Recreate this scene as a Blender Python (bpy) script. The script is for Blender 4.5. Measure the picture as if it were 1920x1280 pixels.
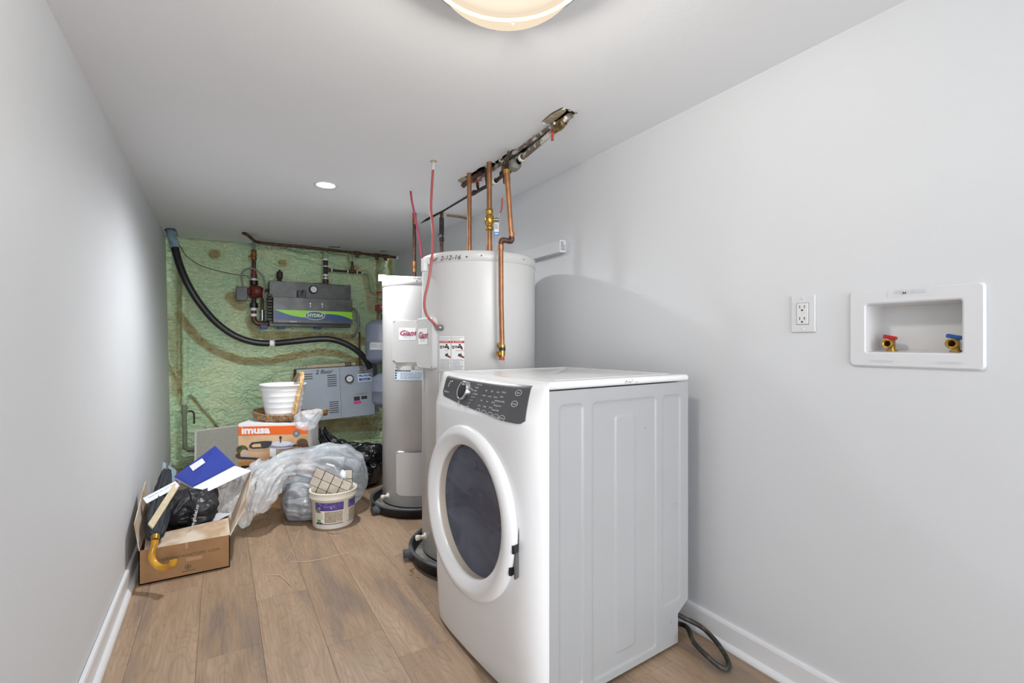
import bpy, bmesh, math, random
import numpy as np
from mathutils import Vector, Matrix, noise
from mathutils.geometry import tessellate_polygon
random.seed(7)
for o in list(bpy.data.objects): bpy.data.objects.remove(o)
sc = bpy.context.scene
COL = sc.collection
# ---------------------------------------------------------------- camera, world, lights
TH = math.radians(31.2); CT, ST = math.cos(TH), math.sin(TH)
CH = 1.10; F = 903.0; CX, CY = 960.0, 643.0
XR, XLB, XLT, YB, ZC = 1.58, -0.362, -0.403, 5.08, 2.023
cd = bpy.data.cameras.new('camera'); cam = bpy.data.objects.new('camera', cd); COL.objects.link(cam)
cam.location = (0, 0, CH); cam.rotation_euler = (math.pi/2, 0, -TH)
cd.sensor_fit = 'HORIZONTAL'; cd.sensor_width = 36; cd.lens = 36*F/1920; cd.shift_y = (CY-640)/1920
cd.clip_start = 0.01
sc.camera = cam
w = bpy.data.worlds.new('daylight'); sc.world = w; w.use_nodes = True
w.node_tree.nodes['Background'].inputs[0].default_value = (0.915, 0.955, 1.0, 1)
w.node_tree.nodes['Background'].inputs[1].default_value = 2.0
sc.view_settings.view_transform = 'Standard'; sc.view_settings.look = 'None'
sc.view_settings.gamma = 1; sc.view_settings.use_curve_mapping = False
sc.view_settings.exposure = 0.66
def lamp(name, kind, loc, energy, color, rot=(0, 0, 0), **kw):
    l = bpy.data.lights.new(name, kind); l.energy = energy; l.color = color
    for k, v in kw.items(): setattr(l, k, v)
    o = bpy.data.objects.new(name, l); COL.objects.link(o); o.location = loc; o.rotation_euler = rot
    return o
DOME = (0.556, 0.938)
lamp('dome_bulb', 'POINT', (DOME[0], DOME[1], 1.90), 27, (1.0, 0.985, 0.965), shadow_soft_size=0.05)
RECESS = (0.528, 2.975)
lamp('added_fill_sun', 'SUN', (0, -3, 2), 1.0, (0.95, 0.97, 1.0), (math.radians(84), 0, math.radians(-3)), angle=math.radians(26))   # soft fill sun added behind the camera to brighten the far wall
lamp('recessed_bulb', 'SPOT', (RECESS[0], RECESS[1], ZC-0.012), 62, (0.96, 0.98, 1.0), spot_size=math.radians(165), spot_blend=0.8, shadow_soft_size=0.035)
# ---------------------------------------------------------------- pixel -> place helpers
def cw(x, t, h): return Vector((x*CT+t*ST, -x*ST+t*CT, CH+h))
def wp(px, py, t): return cw((px-CX)/F*t, t, -(py-CY)/F*t)
def atY(px, py, Y): u = (px-CX)/F; return wp(px, py, Y/(-u*ST+CT))
def atX(px, py, X): u = (px-CX)/F; return wp(px, py, X/(u*CT+ST))
def atZ(px, py, Z): return wp(px, py, (CH-Z)*F/(py-CY))
# ---------------------------------------------------------------- materials
def srgb(*c):
    if len(c) == 1: c = c[0]
    return tuple((v/255/12.92 if v/255 <= .04045 else ((v/255+.055)/1.055)**2.4) for v in c)
MATS = {}
def mat(name, col, rough=.5, metal=0, var=0, scale=30, bump=0, bscale=60, spec=.5, col2=None, mixlo=.4, mixhi=.6, coat=0, alpha=1, detail=4):
    if name in MATS: return MATS[name]
    m = bpy.data.materials.new(name); m.use_nodes = True; nt = m.node_tree; b = nt.nodes['Principled BSDF']
    c = srgb(col); b.inputs['Base Color'].default_value = (*c, 1)
    b.inputs['Roughness'].default_value = rough; b.inputs['Metallic'].default_value = metal
    b.inputs['Specular IOR Level'].default_value = spec; b.inputs['Coat Weight'].default_value = coat
    b.inputs['Alpha'].default_value = alpha
    tc = nt.nodes.new('ShaderNodeTexCoord')
    if var or col2:
        n = nt.nodes.new('ShaderNodeTexNoise'); n.inputs['Scale'].default_value = scale; n.inputs['Detail'].default_value = detail
        nt.links.new(tc.outputs['Object'], n.inputs['Vector'])
        r = nt.nodes.new('ShaderNodeValToRGB'); e = r.color_ramp.elements
        c2 = srgb(col2) if col2 else tuple(v*(1-var) for v in c)
        e[0].position = mixlo; e[1].position = mixhi; e[0].color = (*c, 1); e[1].color = (*c2, 1)
        nt.links.new(n.outputs['Fac'], r.inputs['Fac']); nt.links.new(r.outputs['Color'], b.inputs['Base Color'])
    if bump:
        n2 = nt.nodes.new('ShaderNodeTexNoise'); n2.inputs['Scale'].default_value = bscale; n2.inputs['Detail'].default_value = 5
        nt.links.new(tc.outputs['Object'], n2.inputs['Vector'])
        bp = nt.nodes.new('ShaderNodeBump'); bp.inputs['Strength'].default_value = bump; bp.inputs['Distance'].default_value = .01
        nt.links.new(n2.outputs['Fac'], bp.inputs['Height']); nt.links.new(bp.outputs['Normal'], b.inputs['Normal'])
    MATS[name] = m; return m
M_wall = mat('wall_paint', (214, 216, 219), .6, var=.02, scale=2, bump=.05, bscale=120)
M_ceil = mat('ceiling_paint', (233, 234, 236), .7, var=.015, scale=2, bump=.05, bscale=120)
M_trim = mat('trim_paint', (226, 226, 228), .35, var=.01, scale=3)
M_edge = mat('drywall_edge', (176, 180, 176), .9, var=.2, scale=40)
M_board = mat('torn_drywall', (190, 175, 148), .9, var=.25, scale=60)
M_dark = mat('dark_cavity', (38, 33, 28), .95, var=.3, scale=14)
M_joist = mat('joist_wood', (150, 118, 84), .8, var=.3, scale=20)
M_enamel = mat('white_enamel', (222, 222, 223), .22, coat=.2, var=.01, scale=3)
M_encaps = mat('white_enamel_painted_shade', (160, 161, 162), .32, var=.02, scale=4)  # white enamel greyed: the shade on the dryer's side is put into the colour
M_tank = mat('tank_enamel', (197, 196, 195), .3, var=.02, scale=3)
M_cream = mat('cream_plastic', (232, 228, 214), .4, var=.03, scale=10)
M_white = mat('white_plastic', (222, 222, 222), .35, var=.01, scale=5)
M_plate = mat('wall_plate_plastic', (216, 217, 220), .35, var=.01, scale=5)
M_black = mat('black_plastic', (24, 24, 26), .45, var=.2, scale=20)
M_panel = mat('console_charcoal', (74, 74, 78), .3, var=.12, scale=14)
M_chrome = mat('chrome', (205, 207, 210), .15, metal=1, var=.02)
M_steel = mat('galvanized_steel', (150, 153, 155), .35, metal=.9, var=.2, scale=40)
M_copper = mat('copper', (170, 116, 78), .4, metal=.6, col2=(132, 94, 66), scale=18, mixlo=.35, mixhi=.7)
M_oldcop = mat('tarnished_copper', (104, 72, 55), .5, metal=.45, col2=(66, 50, 43), scale=30, mixlo=.35, mixhi=.65)
M_brass = mat('brass', (196, 156, 78), .28, metal=.9, col2=(168, 130, 60), scale=40)
M_oldbrass = mat('tarnished_brass', (150, 122, 74), .45, metal=.6, col2=(96, 78, 52), scale=50)
M_iron = mat('dark_iron', (70, 60, 54), .6, metal=.3, col2=(46, 40, 38), scale=40)
M_pump = mat('maroon_cast_iron', (112, 48, 44), .45, col2=(84, 34, 32), scale=30)
M_redh = mat('red_handle_grip', (178, 66, 64), .4, var=.1)
M_red = mat('red_plastic', (190, 34, 38), .35, var=.05)
M_blue = mat('blue_plastic', (22, 94, 172), .35, var=.05)
M_dkblue = mat('dark_blue_paint', (28, 48, 110), .5, var=.1)
M_pex = mat('red_jacket_cable', (168, 84, 82), .35, var=.1, scale=10)
M_pexp = mat('crimson_jacket_cable', (170, 50, 82), .35, var=.1, scale=10)
M_hyd = mat('boiler_black_paint', (58, 62, 60), .35, metal=.2, col2=(78, 80, 80), scale=9, bump=.1, bscale=200)
M_lime = mat('lime_print', (138, 205, 24), .4, var=.01)
M_navy = mat('navy_print', (28, 62, 118), .4, var=.02)
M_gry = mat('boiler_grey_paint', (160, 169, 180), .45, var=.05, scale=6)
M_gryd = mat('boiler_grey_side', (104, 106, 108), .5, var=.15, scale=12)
M_vent = mat('louvre_shadow', (50, 50, 52), .8, var=.05)
M_exp = mat('expansion_tank_grey', (134, 142, 160), .4, var=.05, scale=8)
M_hose = mat('black_corrugated', (34, 34, 37), .4, var=.2)
M_cond = mat('grey_conduit', (122, 122, 120), .45, var=.15, scale=60)
M_splat = mat('paint_splashed_pipe', (112, 98, 86), .6, col2=(206, 202, 194), scale=26, mixlo=.5, mixhi=.6)
M_card = mat('cardboard', (157, 119, 82), .85, var=.12, scale=12, bump=.1, bscale=40)
M_cardi = mat('cardboard_inside', (178, 150, 120), .85, col2=(205, 190, 172), scale=9)
M_print = mat('box_print_green', (84, 78, 44), .8, var=.1)
M_paper = mat('paper', (228, 231, 236), .8, var=.03)
M_ink = mat('ink_grey', (118, 122, 130), .8, var=.1)
M_inkd = mat('ink_dark', (60, 58, 60), .8, var=.1)
M_pale = mat('pale_blue_card', (176, 200, 210), .7, var=.05)
M_label = mat('label_white', (228, 229, 230), .5, var=.02)
M_labelb = mat('label_pale_blue', (196, 214, 228), .5, col2=(214, 224, 232), scale=5)
M_labelt = mat('label_tan_grey', (206, 202, 194), .5, var=.04)
M_lred = mat('label_red', (188, 66, 54), .5, var=.03)
M_mag = mat('logo_magenta', (160, 34, 84), .5, var=.03)
M_teal = mat('logo_teal', (110, 150, 160), .5, var=.03)
M_pink = mat('pink_label', (226, 62, 150), .5, var=.03)
M_stkb = mat('sticker_blue', (30, 108, 190), .4, var=.03)
M_wood = mat('pale_wood', (202, 186, 154), .7, var=.15, scale=30)
M_yel = mat('varnished_yellow_wood', (206, 154, 34), .25, col2=(176, 122, 22), scale=14, coat=.4)
M_umb = mat('umbrella_fabric', (40, 44, 52), .7, var=.25, scale=30, bump=.2, bscale=60)
M_bin = mat('blue_binder', (52, 68, 156), .4, var=.06, scale=6)
M_wick = mat('wicker', (170, 134, 94), .7, col2=(116, 86, 56), scale=60, bump=.5, bscale=180)
M_rush = mat('straw_handle', (206, 172, 118), .7, col2=(160, 124, 78), scale=40, bump=.4, bscale=150)
M_tile = mat('beige_tile', (232, 222, 208), .45, col2=(216, 206, 194), scale=12)
M_grout = mat('grout_dark', (84, 70, 58), .9, var=.2)
M_purp = mat('purple_print', (72, 56, 128), .45, col2=(92, 76, 140), scale=40)
M_tan = mat('label_text_tan', (168, 152, 128), .6, col2=(200, 188, 168), scale=160, mixlo=.45, mixhi=.55)
M_filter = mat('filter_media', (172, 170, 160), .9, var=.1, scale=60, bump=.3, bscale=300)
M_pan = mat('drain_pan_grey', (88, 92, 98), .5, col2=(60, 62, 66), scale=9)
M_pand = mat('drain_pan_black', (38, 37, 37), .55, col2=(70, 66, 62), scale=50, mixlo=.55, mixhi=.75)
M_dust = mat('dusty_pan_floor', (150, 146, 138), .9, col2=(104, 100, 92), scale=18, mixlo=.5, mixhi=.62)
M_pipeg = mat('grey_painted_pipe', (128, 134, 112), .6, var=.2, scale=20)
M_foamp = mat('foam_coated_pipe', (163, 182, 140), .85, var=.15, scale=14, bump=.5, bscale=60)
M_cord = mat('dusty_black_cord', (44, 42, 38), .55, col2=(98, 92, 78), scale=28, mixlo=.5, mixhi=.72)
M_orange = mat('orange_print', (226, 98, 26), .5, var=.03)
M_boxbg = mat('box_photo_beige', (212, 178, 142), .5, col2=(188, 138, 92), scale=4)
M_veg = mat('print_green', (92, 96, 46), .6, col2=(60, 52, 34), scale=40)
M_pot = mat('print_steel', (202, 190, 172), .4, col2=(154, 122, 90), scale=3)
M_potl = mat('print_lid', (184, 186, 200), .4, var=.05)
M_thread = mat('thread_cream', (206, 190, 164), .8, var=.05)
M_zinc = mat('blue_zinc_sleeve', (160, 190, 205), .4, metal=.3, var=.3, scale=30)
M_rubber = mat('rubber_gasket', (92, 92, 94), .6, var=.1)
def glassy(name, col, alpha, rough=.15, bump=.3, bscale=18, emis=0):
    m = bpy.data.materials.new(name); m.use_nodes = True; nt = m.node_tree; N = nt.nodes
    b = N['Principled BSDF']; b.inputs['Base Color'].default_value = (*srgb(col), 1); b.inputs['Roughness'].default_value = rough
    tc = N.new('ShaderNodeTexCoord'); n = N.new('ShaderNodeTexNoise'); n.inputs['Scale'].default_value = bscale; n.inputs['Detail'].default_value = 6
    n.inputs['Distortion'].default_value = 1.2
    nt.links.new(tc.outputs['Object'], n.inputs['Vector'])
    bp = N.new('ShaderNodeBump'); bp.inputs['Strength'].default_value = bump; bp.inputs['Distance'].default_value = .02
    nt.links.new(n.outputs['Fac'], bp.inputs['Height']); nt.links.new(bp.outputs['Normal'], b.inputs['Normal'])
    mr = N.new('ShaderNodeMapRange'); mr.inputs[1].default_value = .3; mr.inputs[2].default_value = .7
    mr.inputs[3].default_value = alpha-.15; mr.inputs[4].default_value = min(1, alpha+.15)
    nt.links.new(n.outputs['Fac'], mr.inputs[0]); nt.links.new(mr.outputs[0], b.inputs['Alpha'])
    MATS[name] = m; return m
M_clear = glassy('clear_plastic_film', (226, 230, 234), .36, .2, .5, 14)
M_clearb = glassy('bluish_plastic_film', (206, 212, 218), .44, .34, .4, 9)
M_bag = mat('black_bag_film', (22, 22, 25), .24, var=.2, bump=.6, bscale=16, spec=.55)
M_bagt = mat('black_shop_bag', (44, 44, 48), .38, var=.2, bump=.5, bscale=20)
# wood floor
def wood_mat():
    m = bpy.data.materials.new('oak_vinyl'); m.use_nodes = True; nt = m.node_tree; N = nt.nodes; L = nt.links
    b = N['Principled BSDF']; b.inputs['Roughness'].default_value = .42
    tc = N.new('ShaderNodeTexCoord'); oi = N.new('ShaderNodeObjectInfo')
    off = N.new('ShaderNodeVectorMath'); off.operation = 'MULTIPLY_ADD'
    cmb = N.new('ShaderNodeCombineXYZ')
    mu = N.new('ShaderNodeMath'); mu.operation = 'MULTIPLY'; mu.inputs[1].default_value = 37.0
    L.new(oi.outputs['Random'], mu.inputs[0]); L.new(mu.outputs[0], cmb.inputs[0]); L.new(mu.outputs[0], cmb.inputs[1]); L.new(mu.outputs[0], cmb.inputs[2])
    add = N.new('ShaderNodeVectorMath'); add.operation = 'ADD'; L.new(tc.outputs['Object'], add.inputs[0]); L.new(cmb.outputs[0], add.inputs[1])
    def noise_(sx, sy, sc_, det, dist=0):
        mp = N.new('ShaderNodeMapping'); mp.inputs['Scale'].default_value = (sx, sy, 1); L.new(add.outputs[0], mp.inputs['Vector'])
        n = N.new('ShaderNodeTexNoise'); n.inputs['Scale'].default_value = sc_; n.inputs['Detail'].default_value = det; n.inputs['Distortion'].default_value = dist
        L.new(mp.outputs[0], n.inputs['Vector']); return n
    n1 = noise_(1, .18, 7, 3, .6)             # broad tone
    n3 = noise_(1, .05, 160, 5)               # fine fibre
    n0 = noise_(1, .22, 5.5, 2, .3)             # cathedral contours
    ctr = N.new('ShaderNodeMath'); ctr.operation = 'MULTIPLY'; ctr.inputs[1].default_value = 34; L.new(n0.outputs['Fac'], ctr.inputs[0])
    fr = N.new('ShaderNodeMath'); fr.operation = 'FRACT'; L.new(ctr.outputs[0], fr.inputs[0])
    rr = N.new('ShaderNodeValToRGB'); e = rr.color_ramp.elements; e[0].position = 0; e[0].color = (1, 1, 1, 1); e[1].position = .3; e[1].color = (0, 0, 0, 1)
    e2 = rr.color_ramp.elements.new(1.0); e2.color = (.25, .25, .25, 1)
    L.new(fr.outputs[0], rr.inputs[0])
    r1 = N.new('ShaderNodeValToRGB'); e = r1.color_ramp.elements
    e[0].position = .36; e[0].color = (*srgb(142, 123, 108), 1); e[1].position = .68; e[1].color = (*srgb(176, 151, 127), 1)
    e3 = r1.color_ramp.elements.new(.48); e3.color = (*srgb(163, 137, 112), 1)
    L.new(n1.outputs['Fac'], r1.inputs[0])
    mx = N.new('ShaderNodeMix'); mx.data_type = 'RGBA'; mx.blend_type = 'MIX'
    gm = N.new('ShaderNodeMath'); gm.operation = 'MULTIPLY'; gm.inputs[1].default_value = .36; L.new(rr.outputs[0], gm.inputs[0])
    L.new(gm.outputs[0], mx.inputs[0]); L.new(r1.outputs[0], mx.inputs[6]); mx.inputs[7].default_value = (*srgb(126, 99, 78), 1)
    r3 = N.new('ShaderNodeMapRange'); r3.inputs[1].default_value = .3; r3.inputs[2].default_value = .7; r3.inputs[3].default_value = .84; r3.inputs[4].default_value = 1.1
    L.new(n3.outputs['Fac'], r3.inputs[0])
    ov = N.new('ShaderNodeMapRange'); ov.inputs[3].default_value = .9; ov.inputs[4].default_value = 1.06; L.new(oi.outputs['Random'], ov.inputs[0])
    mm = N.new('ShaderNodeMath'); mm.operation = 'MULTIPLY'; L.new(r3.outputs[0], mm.inputs[0]); L.new(ov.outputs[0], mm.inputs[1])
    sc2 = N.new('ShaderNodeVectorMath'); sc2.operation = 'SCALE'; L.new(mx.outputs[2], sc2.inputs[0]); L.new(mm.outputs[0], sc2.inputs['Scale'])
    L.new(sc2.outputs[0], b.inputs['Base Color'])
    bp = N.new('ShaderNodeBump'); bp.inputs['Strength'].default_value = .08; bp.inputs['Distance'].default_value = .002
    L.new(n3.outputs['Fac'], bp.inputs['Height']); L.new(bp.outputs['Normal'], b.inputs['Normal'])
    return m
M_floor = wood_mat()
def foam_mat():
    m = bpy.data.materials.new('spray_foam'); m.use_nodes = True; nt = m.node_tree; N = nt.nodes; L = nt.links
    b = N['Principled BSDF']; b.inputs['Roughness'].default_value = .6
    at = N.new('ShaderNodeAttribute'); at.attribute_name = 'stain'
    tc = N.new('ShaderNodeTexCoord')
    n = N.new('ShaderNodeTexNoise'); n.inputs['Scale'].default_value = 5; n.inputs['Detail'].default_value = 6; L.new(tc.outputs['Object'], n.inputs['Vector'])
    r = N.new('ShaderNodeValToRGB'); e = r.color_ramp.elements
    e[0].position = .35; e[0].color = (*srgb(196, 226, 186), 1); e[1].position = .65; e[1].color = (*srgb(214, 228, 186), 1)
    L.new(n.outputs['Fac'], r.inputs[0])
    mx = N.new('ShaderNodeMix'); mx.data_type = 'RGBA'; L.new(at.outputs['Fac'], mx.inputs[0]); L.new(r.outputs[0], mx.inputs[6])
    mx.inputs[7].default_value = (*srgb(176, 164, 116), 1); L.new(mx.outputs[2], b.inputs['Base Color'])
    mp = N.new('ShaderNodeMapping'); mp.inputs['Scale'].default_value = (1, 1, 2.2); L.new(tc.outputs['Object'], mp.inputs['Vector'])
    n2 = N.new('ShaderNodeTexNoise'); n2.inputs['Scale'].default_value = 22; n2.inputs['Detail'].default_value = 4; n2.inputs['Distortion'].default_value = 1.0
    L.new(mp.outputs[0], n2.inputs['Vector'])
    bp = N.new('ShaderNodeBump'); bp.inputs['Strength'].default_value = .9; bp.inputs['Distance'].default_value = .03
    L.new(n2.outputs['Fac'], bp.inputs['Height']); L.new(bp.outputs['Normal'], b.inputs['Normal'])
    return m
M_foam = foam_mat()
def emit(name, col, s):
    m = bpy.data.materials.new(name); m.use_nodes = True; nt = m.node_tree; nt.nodes.clear()
    e = nt.nodes.new('ShaderNodeEmission'); e.inputs[0].default_value = (*col, 1); e.inputs[1].default_value = s
    o = nt.nodes.new('ShaderNodeOutputMaterial'); nt.links.new(e.outputs[0], o.inputs[0]); return m
# ---------------------------------------------------------------- object plumbing
WM = {}
def tag(o, label=None, cat=None, group=None, kind=None):
    if label: o['label'] = label
    if cat: o['category'] = cat
    if group: o['group'] = group
    if kind: o['kind'] = kind
    return o
def thing(name, loc, label, cat, group=None, rz=0):
    o = bpy.data.objects.new(name, None); COL.objects.link(o); o.empty_display_size = .05
    o.location = loc; o.rotation_euler = (0, 0, rz)
    WM[o] = Matrix.Translation(loc) @ Matrix.Rotation(rz, 4, 'Z')
    return tag(o, label, cat, group)
class MB:
    def __init__(s): s.v = []; s.f = []; s.m = []; s.sm = []; s.mats = []
    def mi(s, m):
        if m not in s.mats: s.mats.append(m)
        return s.mats.index(m)
    def add(s, vs, fs, m, smooth=False):
        n = len(s.v); s.v += [Vector(v) for v in vs]; i = s.mi(m)
        for f in fs: s.f.append([n+k for k in f]); s.m.append(i); s.sm.append(smooth)
        return s
    def bm(s, b, m, smooth=False):
        b.verts.index_update()
        r = s.add([v.co.copy() for v in b.verts], [[v.index for v in f.verts] for f in b.faces], m, smooth); b.free(); return r
    def box(s, lo, hi, m, bev=0, seg=2, M=None, smooth=False):
        b = bmesh.new(); bmesh.ops.create_cube(b, size=1)
        c = [(lo[i]+hi[i])/2 for i in range(3)]; d = [abs(hi[i]-lo[i]) for i in range(3)]
        for v in b.verts: v.co = Vector([v.co[i]*d[i]+c[i] for i in range(3)])
        if bev: bmesh.ops.bevel(b, geom=b.edges[:], offset=min(bev, min(d)*.49), segments=seg, affect='EDGES', profile=.5)
        if M: b.transform(M) if isinstance(M, Matrix) else [setattr(v, 'co', M(v.co)) for v in b.verts]
        bmesh.ops.recalc_face_normals(b, faces=b.faces[:])
        return s.bm(b, m, smooth)
    def slab(s, cs, th, m, bev=0):       # four corners, thickness away from normal
        cs = [Vector(c) for c in cs]; n = (cs[1]-cs[0]).cross(cs[3]-cs[0]).normalized()
        b = bmesh.new(); vs = [b.verts.new(c) for c in cs]+[b.verts.new(c-n*th) for c in cs]
        for f in ((0, 1, 2, 3), (7, 6, 5, 4), (0, 4, 5, 1), (1, 5, 6, 2), (2, 6, 7, 3), (3, 7, 4, 0)): b.faces.new([vs[i] for i in f])
        if bev: bmesh.ops.bevel(b, geom=b.edges[:], offset=bev, segments=2, affect='EDGES')
        bmesh.ops.recalc_face_normals(b, faces=b.faces[:]); return s.bm(b, m)
    def tube(s, pts, r, m, n=12, cap=True, flat=1.0, up=None):
        pts = [Vector(p) for p in pts]; k = len(pts); rs = r if isinstance(r, (list, tuple)) else [r]*k
        vs = []; fs = []; prev = None
        for i, p in enumerate(pts):
            d = (pts[min(i+1, k-1)]-pts[max(i-1, 0)])
            d = d.normalized() if d.length > 1e-9 else Vector((0, 0, 1))
            if prev is None: a = (up or Vector((0, 0, 1) if abs(d.z) < .9 else (1, 0, 0))).cross(d).normalized()
            else: a = (prev-d*prev.dot(d)); a = a.normalized() if a.length > 1e-6 else prev
            prev = a; bb = d.cross(a)
            for j in range(n):
                t = 2*math.pi*j/n; vs.append(p+(a*math.cos(t)+bb*math.sin(t)*flat)*rs[i])
        for i in range(k-1):
            for j in range(n): fs.append((i*n+j, i*n+(j+1) % n, (i+1)*n+(j+1) % n, (i+1)*n+j))
        s.add(vs, fs, m, True)
        if cap:
            s.add(vs[:n], [list(range(n))[::-1]], m); s.add(vs[-n:], [list(range(n))], m)
        return s
    def lathe(s, prof, m, base, n=48, axis=None, smooth=True, a0=0, a1=2*math.pi, M=None):  # prof: (r, z)
        full = abs(a1-a0-2*math.pi) < 1e-6; cnt = n if full else n+1
        q = Matrix.Identity(3)
        if axis is not None: q = Vector((0, 0, 1)).rotation_difference(Vector(axis).normalized()).to_matrix()
        vs = []; fs = []
        for (r, z) in prof:
            for j in range(cnt):
                t = a0+(a1-a0)*j/n; vs.append(Vector(base)+q@Vector((r*math.cos(t), r*math.sin(t), z)))
        for i in range(len(prof)-1):
            for j in range(n):
                j2 = (j+1) % cnt; fs.append((i*cnt+j, i*cnt+j2, (i+1)*cnt+j2, (i+1)*cnt+j))
        return s.add(vs, fs, m, smooth)
    def poly(s, pts, m): return s.add(pts, [list(range(len(pts)))], m)
    def build(s, name, parent=None, weld=True, bevel=0):
        me = bpy.data.meshes.new(name)
        if parent is None:
            A = [min(v[i] for v in s.v) for i in range(3)]; B = [max(v[i] for v in s.v) for i in range(3)]
            o0 = Vector(((A[0]+B[0])/2, (A[1]+B[1])/2, A[2])); inv = Matrix.Translation(-o0)
        else: inv = WM[parent].inverted(); o0 = None
        me.from_pydata([inv@v for v in s.v], [], s.f)
        for m in s.mats: me.materials.append(m)
        me.polygons.foreach_set('material_index', s.m); me.polygons.foreach_set('use_smooth', s.sm); me.update()
        o = bpy.data.objects.new(name, me); COL.objects.link(o)
        if parent is None: o.location = o0; WM[o] = Matrix.Translation(o0)
        else: o.parent = parent; WM[o] = WM[parent].copy()
        if bevel:
            md = o.modifiers.new('b', 'BEVEL'); md.width = bevel; md.segments = 2; md.limit_method = 'ANGLE'
        return o
def smooth_path(pts, k=6):
    P = [Vector(p) for p in pts]; out = []
    for i in range(len(P)-1):
        p0, p1, p2, p3 = P[max(i-1, 0)], P[i], P[i+1], P[min(i+2, len(P)-1)]
        for j in range(k):
            t = j/k; out.append(.5*((2*p1)+(-p0+p2)*t+(2*p0-5*p1+4*p2-p3)*t*t+(-p0+3*p1-3*p2+p3)*t**3))
    out.append(P[-1]); return out
# flat print mapped on a surface: u right, v up, layer lifts off
class Decal:
    def __init__(s, fn, eps=.0006): s.fn = fn; s.mb = MB(); s.e = eps
    def rect(s, x0, y0, x1, y1, m, l=1, nx=1):
        vs = []; fs = []
        for i in range(nx+1):
            x = x0+(x1-x0)*i/nx; vs += [s.fn(x, y0, l*s.e), s.fn(x, y1, l*s.e)]
        for i in range(nx): fs.append((2*i, 2*i+2, 2*i+3, 2*i+1))
        s.mb.add(vs, fs, m); return s
    def poly(s, pts, m, l=1):
        tri = tessellate_polygon([[Vector((p[0], p[1], 0)) for p in pts]])
        s.mb.add([s.fn(p[0], p[1], l*s.e) for p in pts], [list(t) for t in tri], m); return s
    def ell(s, cx, cy, rx, ry, m, l=1, n=28, inner=0):
        P = [(cx+rx*math.cos(2*math.pi*i/n), cy+ry*math.sin(2*math.pi*i/n)) for i in range(n)]
        if inner:
            Q = [(cx+(x-cx)*inner, cy+(y-cy)*inner) for x, y in P]
            s.mb.add([s.fn(x, y, l*s.e) for x, y in P+Q], [(i, (i+1) % n, n+(i+1) % n, n+i) for i in range(n)], m); return s
        return s.poly(P, m, l)
    def text(s, t, x, y, size, m, l=2, align='CENTER', shear=0, rot=0, sx=1, bold=0):
        c = bpy.data.curves.new('t', 'FONT'); c.body = t; c.size = size; c.align_x = align; c.align_y = 'CENTER'; c.shear = shear
        c.resolution_u = 2; c.offset = bold
        o = bpy.data.objects.new('t', c); COL.objects.link(o); dg = bpy.context.evaluated_depsgraph_get()
        me = o.evaluated_get(dg).to_mesh(); cr, sr = math.cos(rot), math.sin(rot)
        vs = [s.fn(x+(v.co.x*sx*cr-v.co.y*sr), y+(v.co.x*sx*sr+v.co.y*cr), l*s.e) for v in me.vertices]
        fs = [list(p.vertices) for p in me.polygons]
        o.evaluated_get(dg).to_mesh_clear(); bpy.data.objects.remove(o)
        s.mb.add(vs, fs, m); return s
    def lines(s, x0, y0, x1, y1, n, m, l=2, seed=0, fill=.55):
        R = random.Random(seed); h = (y1-y0)/n
        for i in range(n):
            yb = y0+i*h; x = x0
            end = x1-(x1-x0)*R.choice([0, 0, .05, .1, .35])
            while x < end:
                wd = (x1-x0)*R.uniform(.06, .22); s.rect(x, yb+h*(1-fill)/2, min(x+wd, end), yb+h*(1+fill)/2, m, l); x += wd+(x1-x0)*.025
        return s
    def build(s, name, parent): return s.mb.build(name, parent)
def plane_fn(o, u, v):   # origin, unit u, unit v
    o, u, v = Vector(o), Vector(u).normalized(), Vector(v).normalized(); n = u.cross(v)
    return lambda x, y, l: o+u*x+v*y+n*l
# ================================================================= THE SETTING
def plate_with_holes(name, outer, holes, th, m, to3, normal_sign, medge=None, parent=None):
    """outer/holes: 2D outlines; to3(x, y, d) -> place; d grows away from the room"""
    loops = [outer]+holes
    tri = tessellate_polygon([[Vector((p[0], p[1], 0)) for p in lp] for lp in loops])
    flat = [p for lp in loops for p in lp]; n = len(flat); mb = MB()
    mb.add([to3(p[0], p[1], 0) for p in flat]+[to3(p[0], p[1], th) for p in flat],
           [tuple(t) for t in tri]+[tuple(n+i for i in t[::-1]) for t in tri], m)
    k = 0
    for lp in loops:
        c = len(lp); vs = []; 
        for p in lp: vs += [to3(p[0], p[1], 0), to3(p[0], p[1], th)]
        mb.add(vs, [(2*i, 2*((i+1) % c), 2*((i+1) % c)+1, 2*i+1) for i in range(c)], medge or m)
    b = bmesh.new(); me = bpy.data.meshes.new('x'); me.from_pydata(mb.v, [], mb.f); b.from_mesh(me)
    o = mb.build(name, parent); tag(o, kind='structure'); b.free(); bpy.data.meshes.remove(me); return o
Y0 = -1.5
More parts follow.
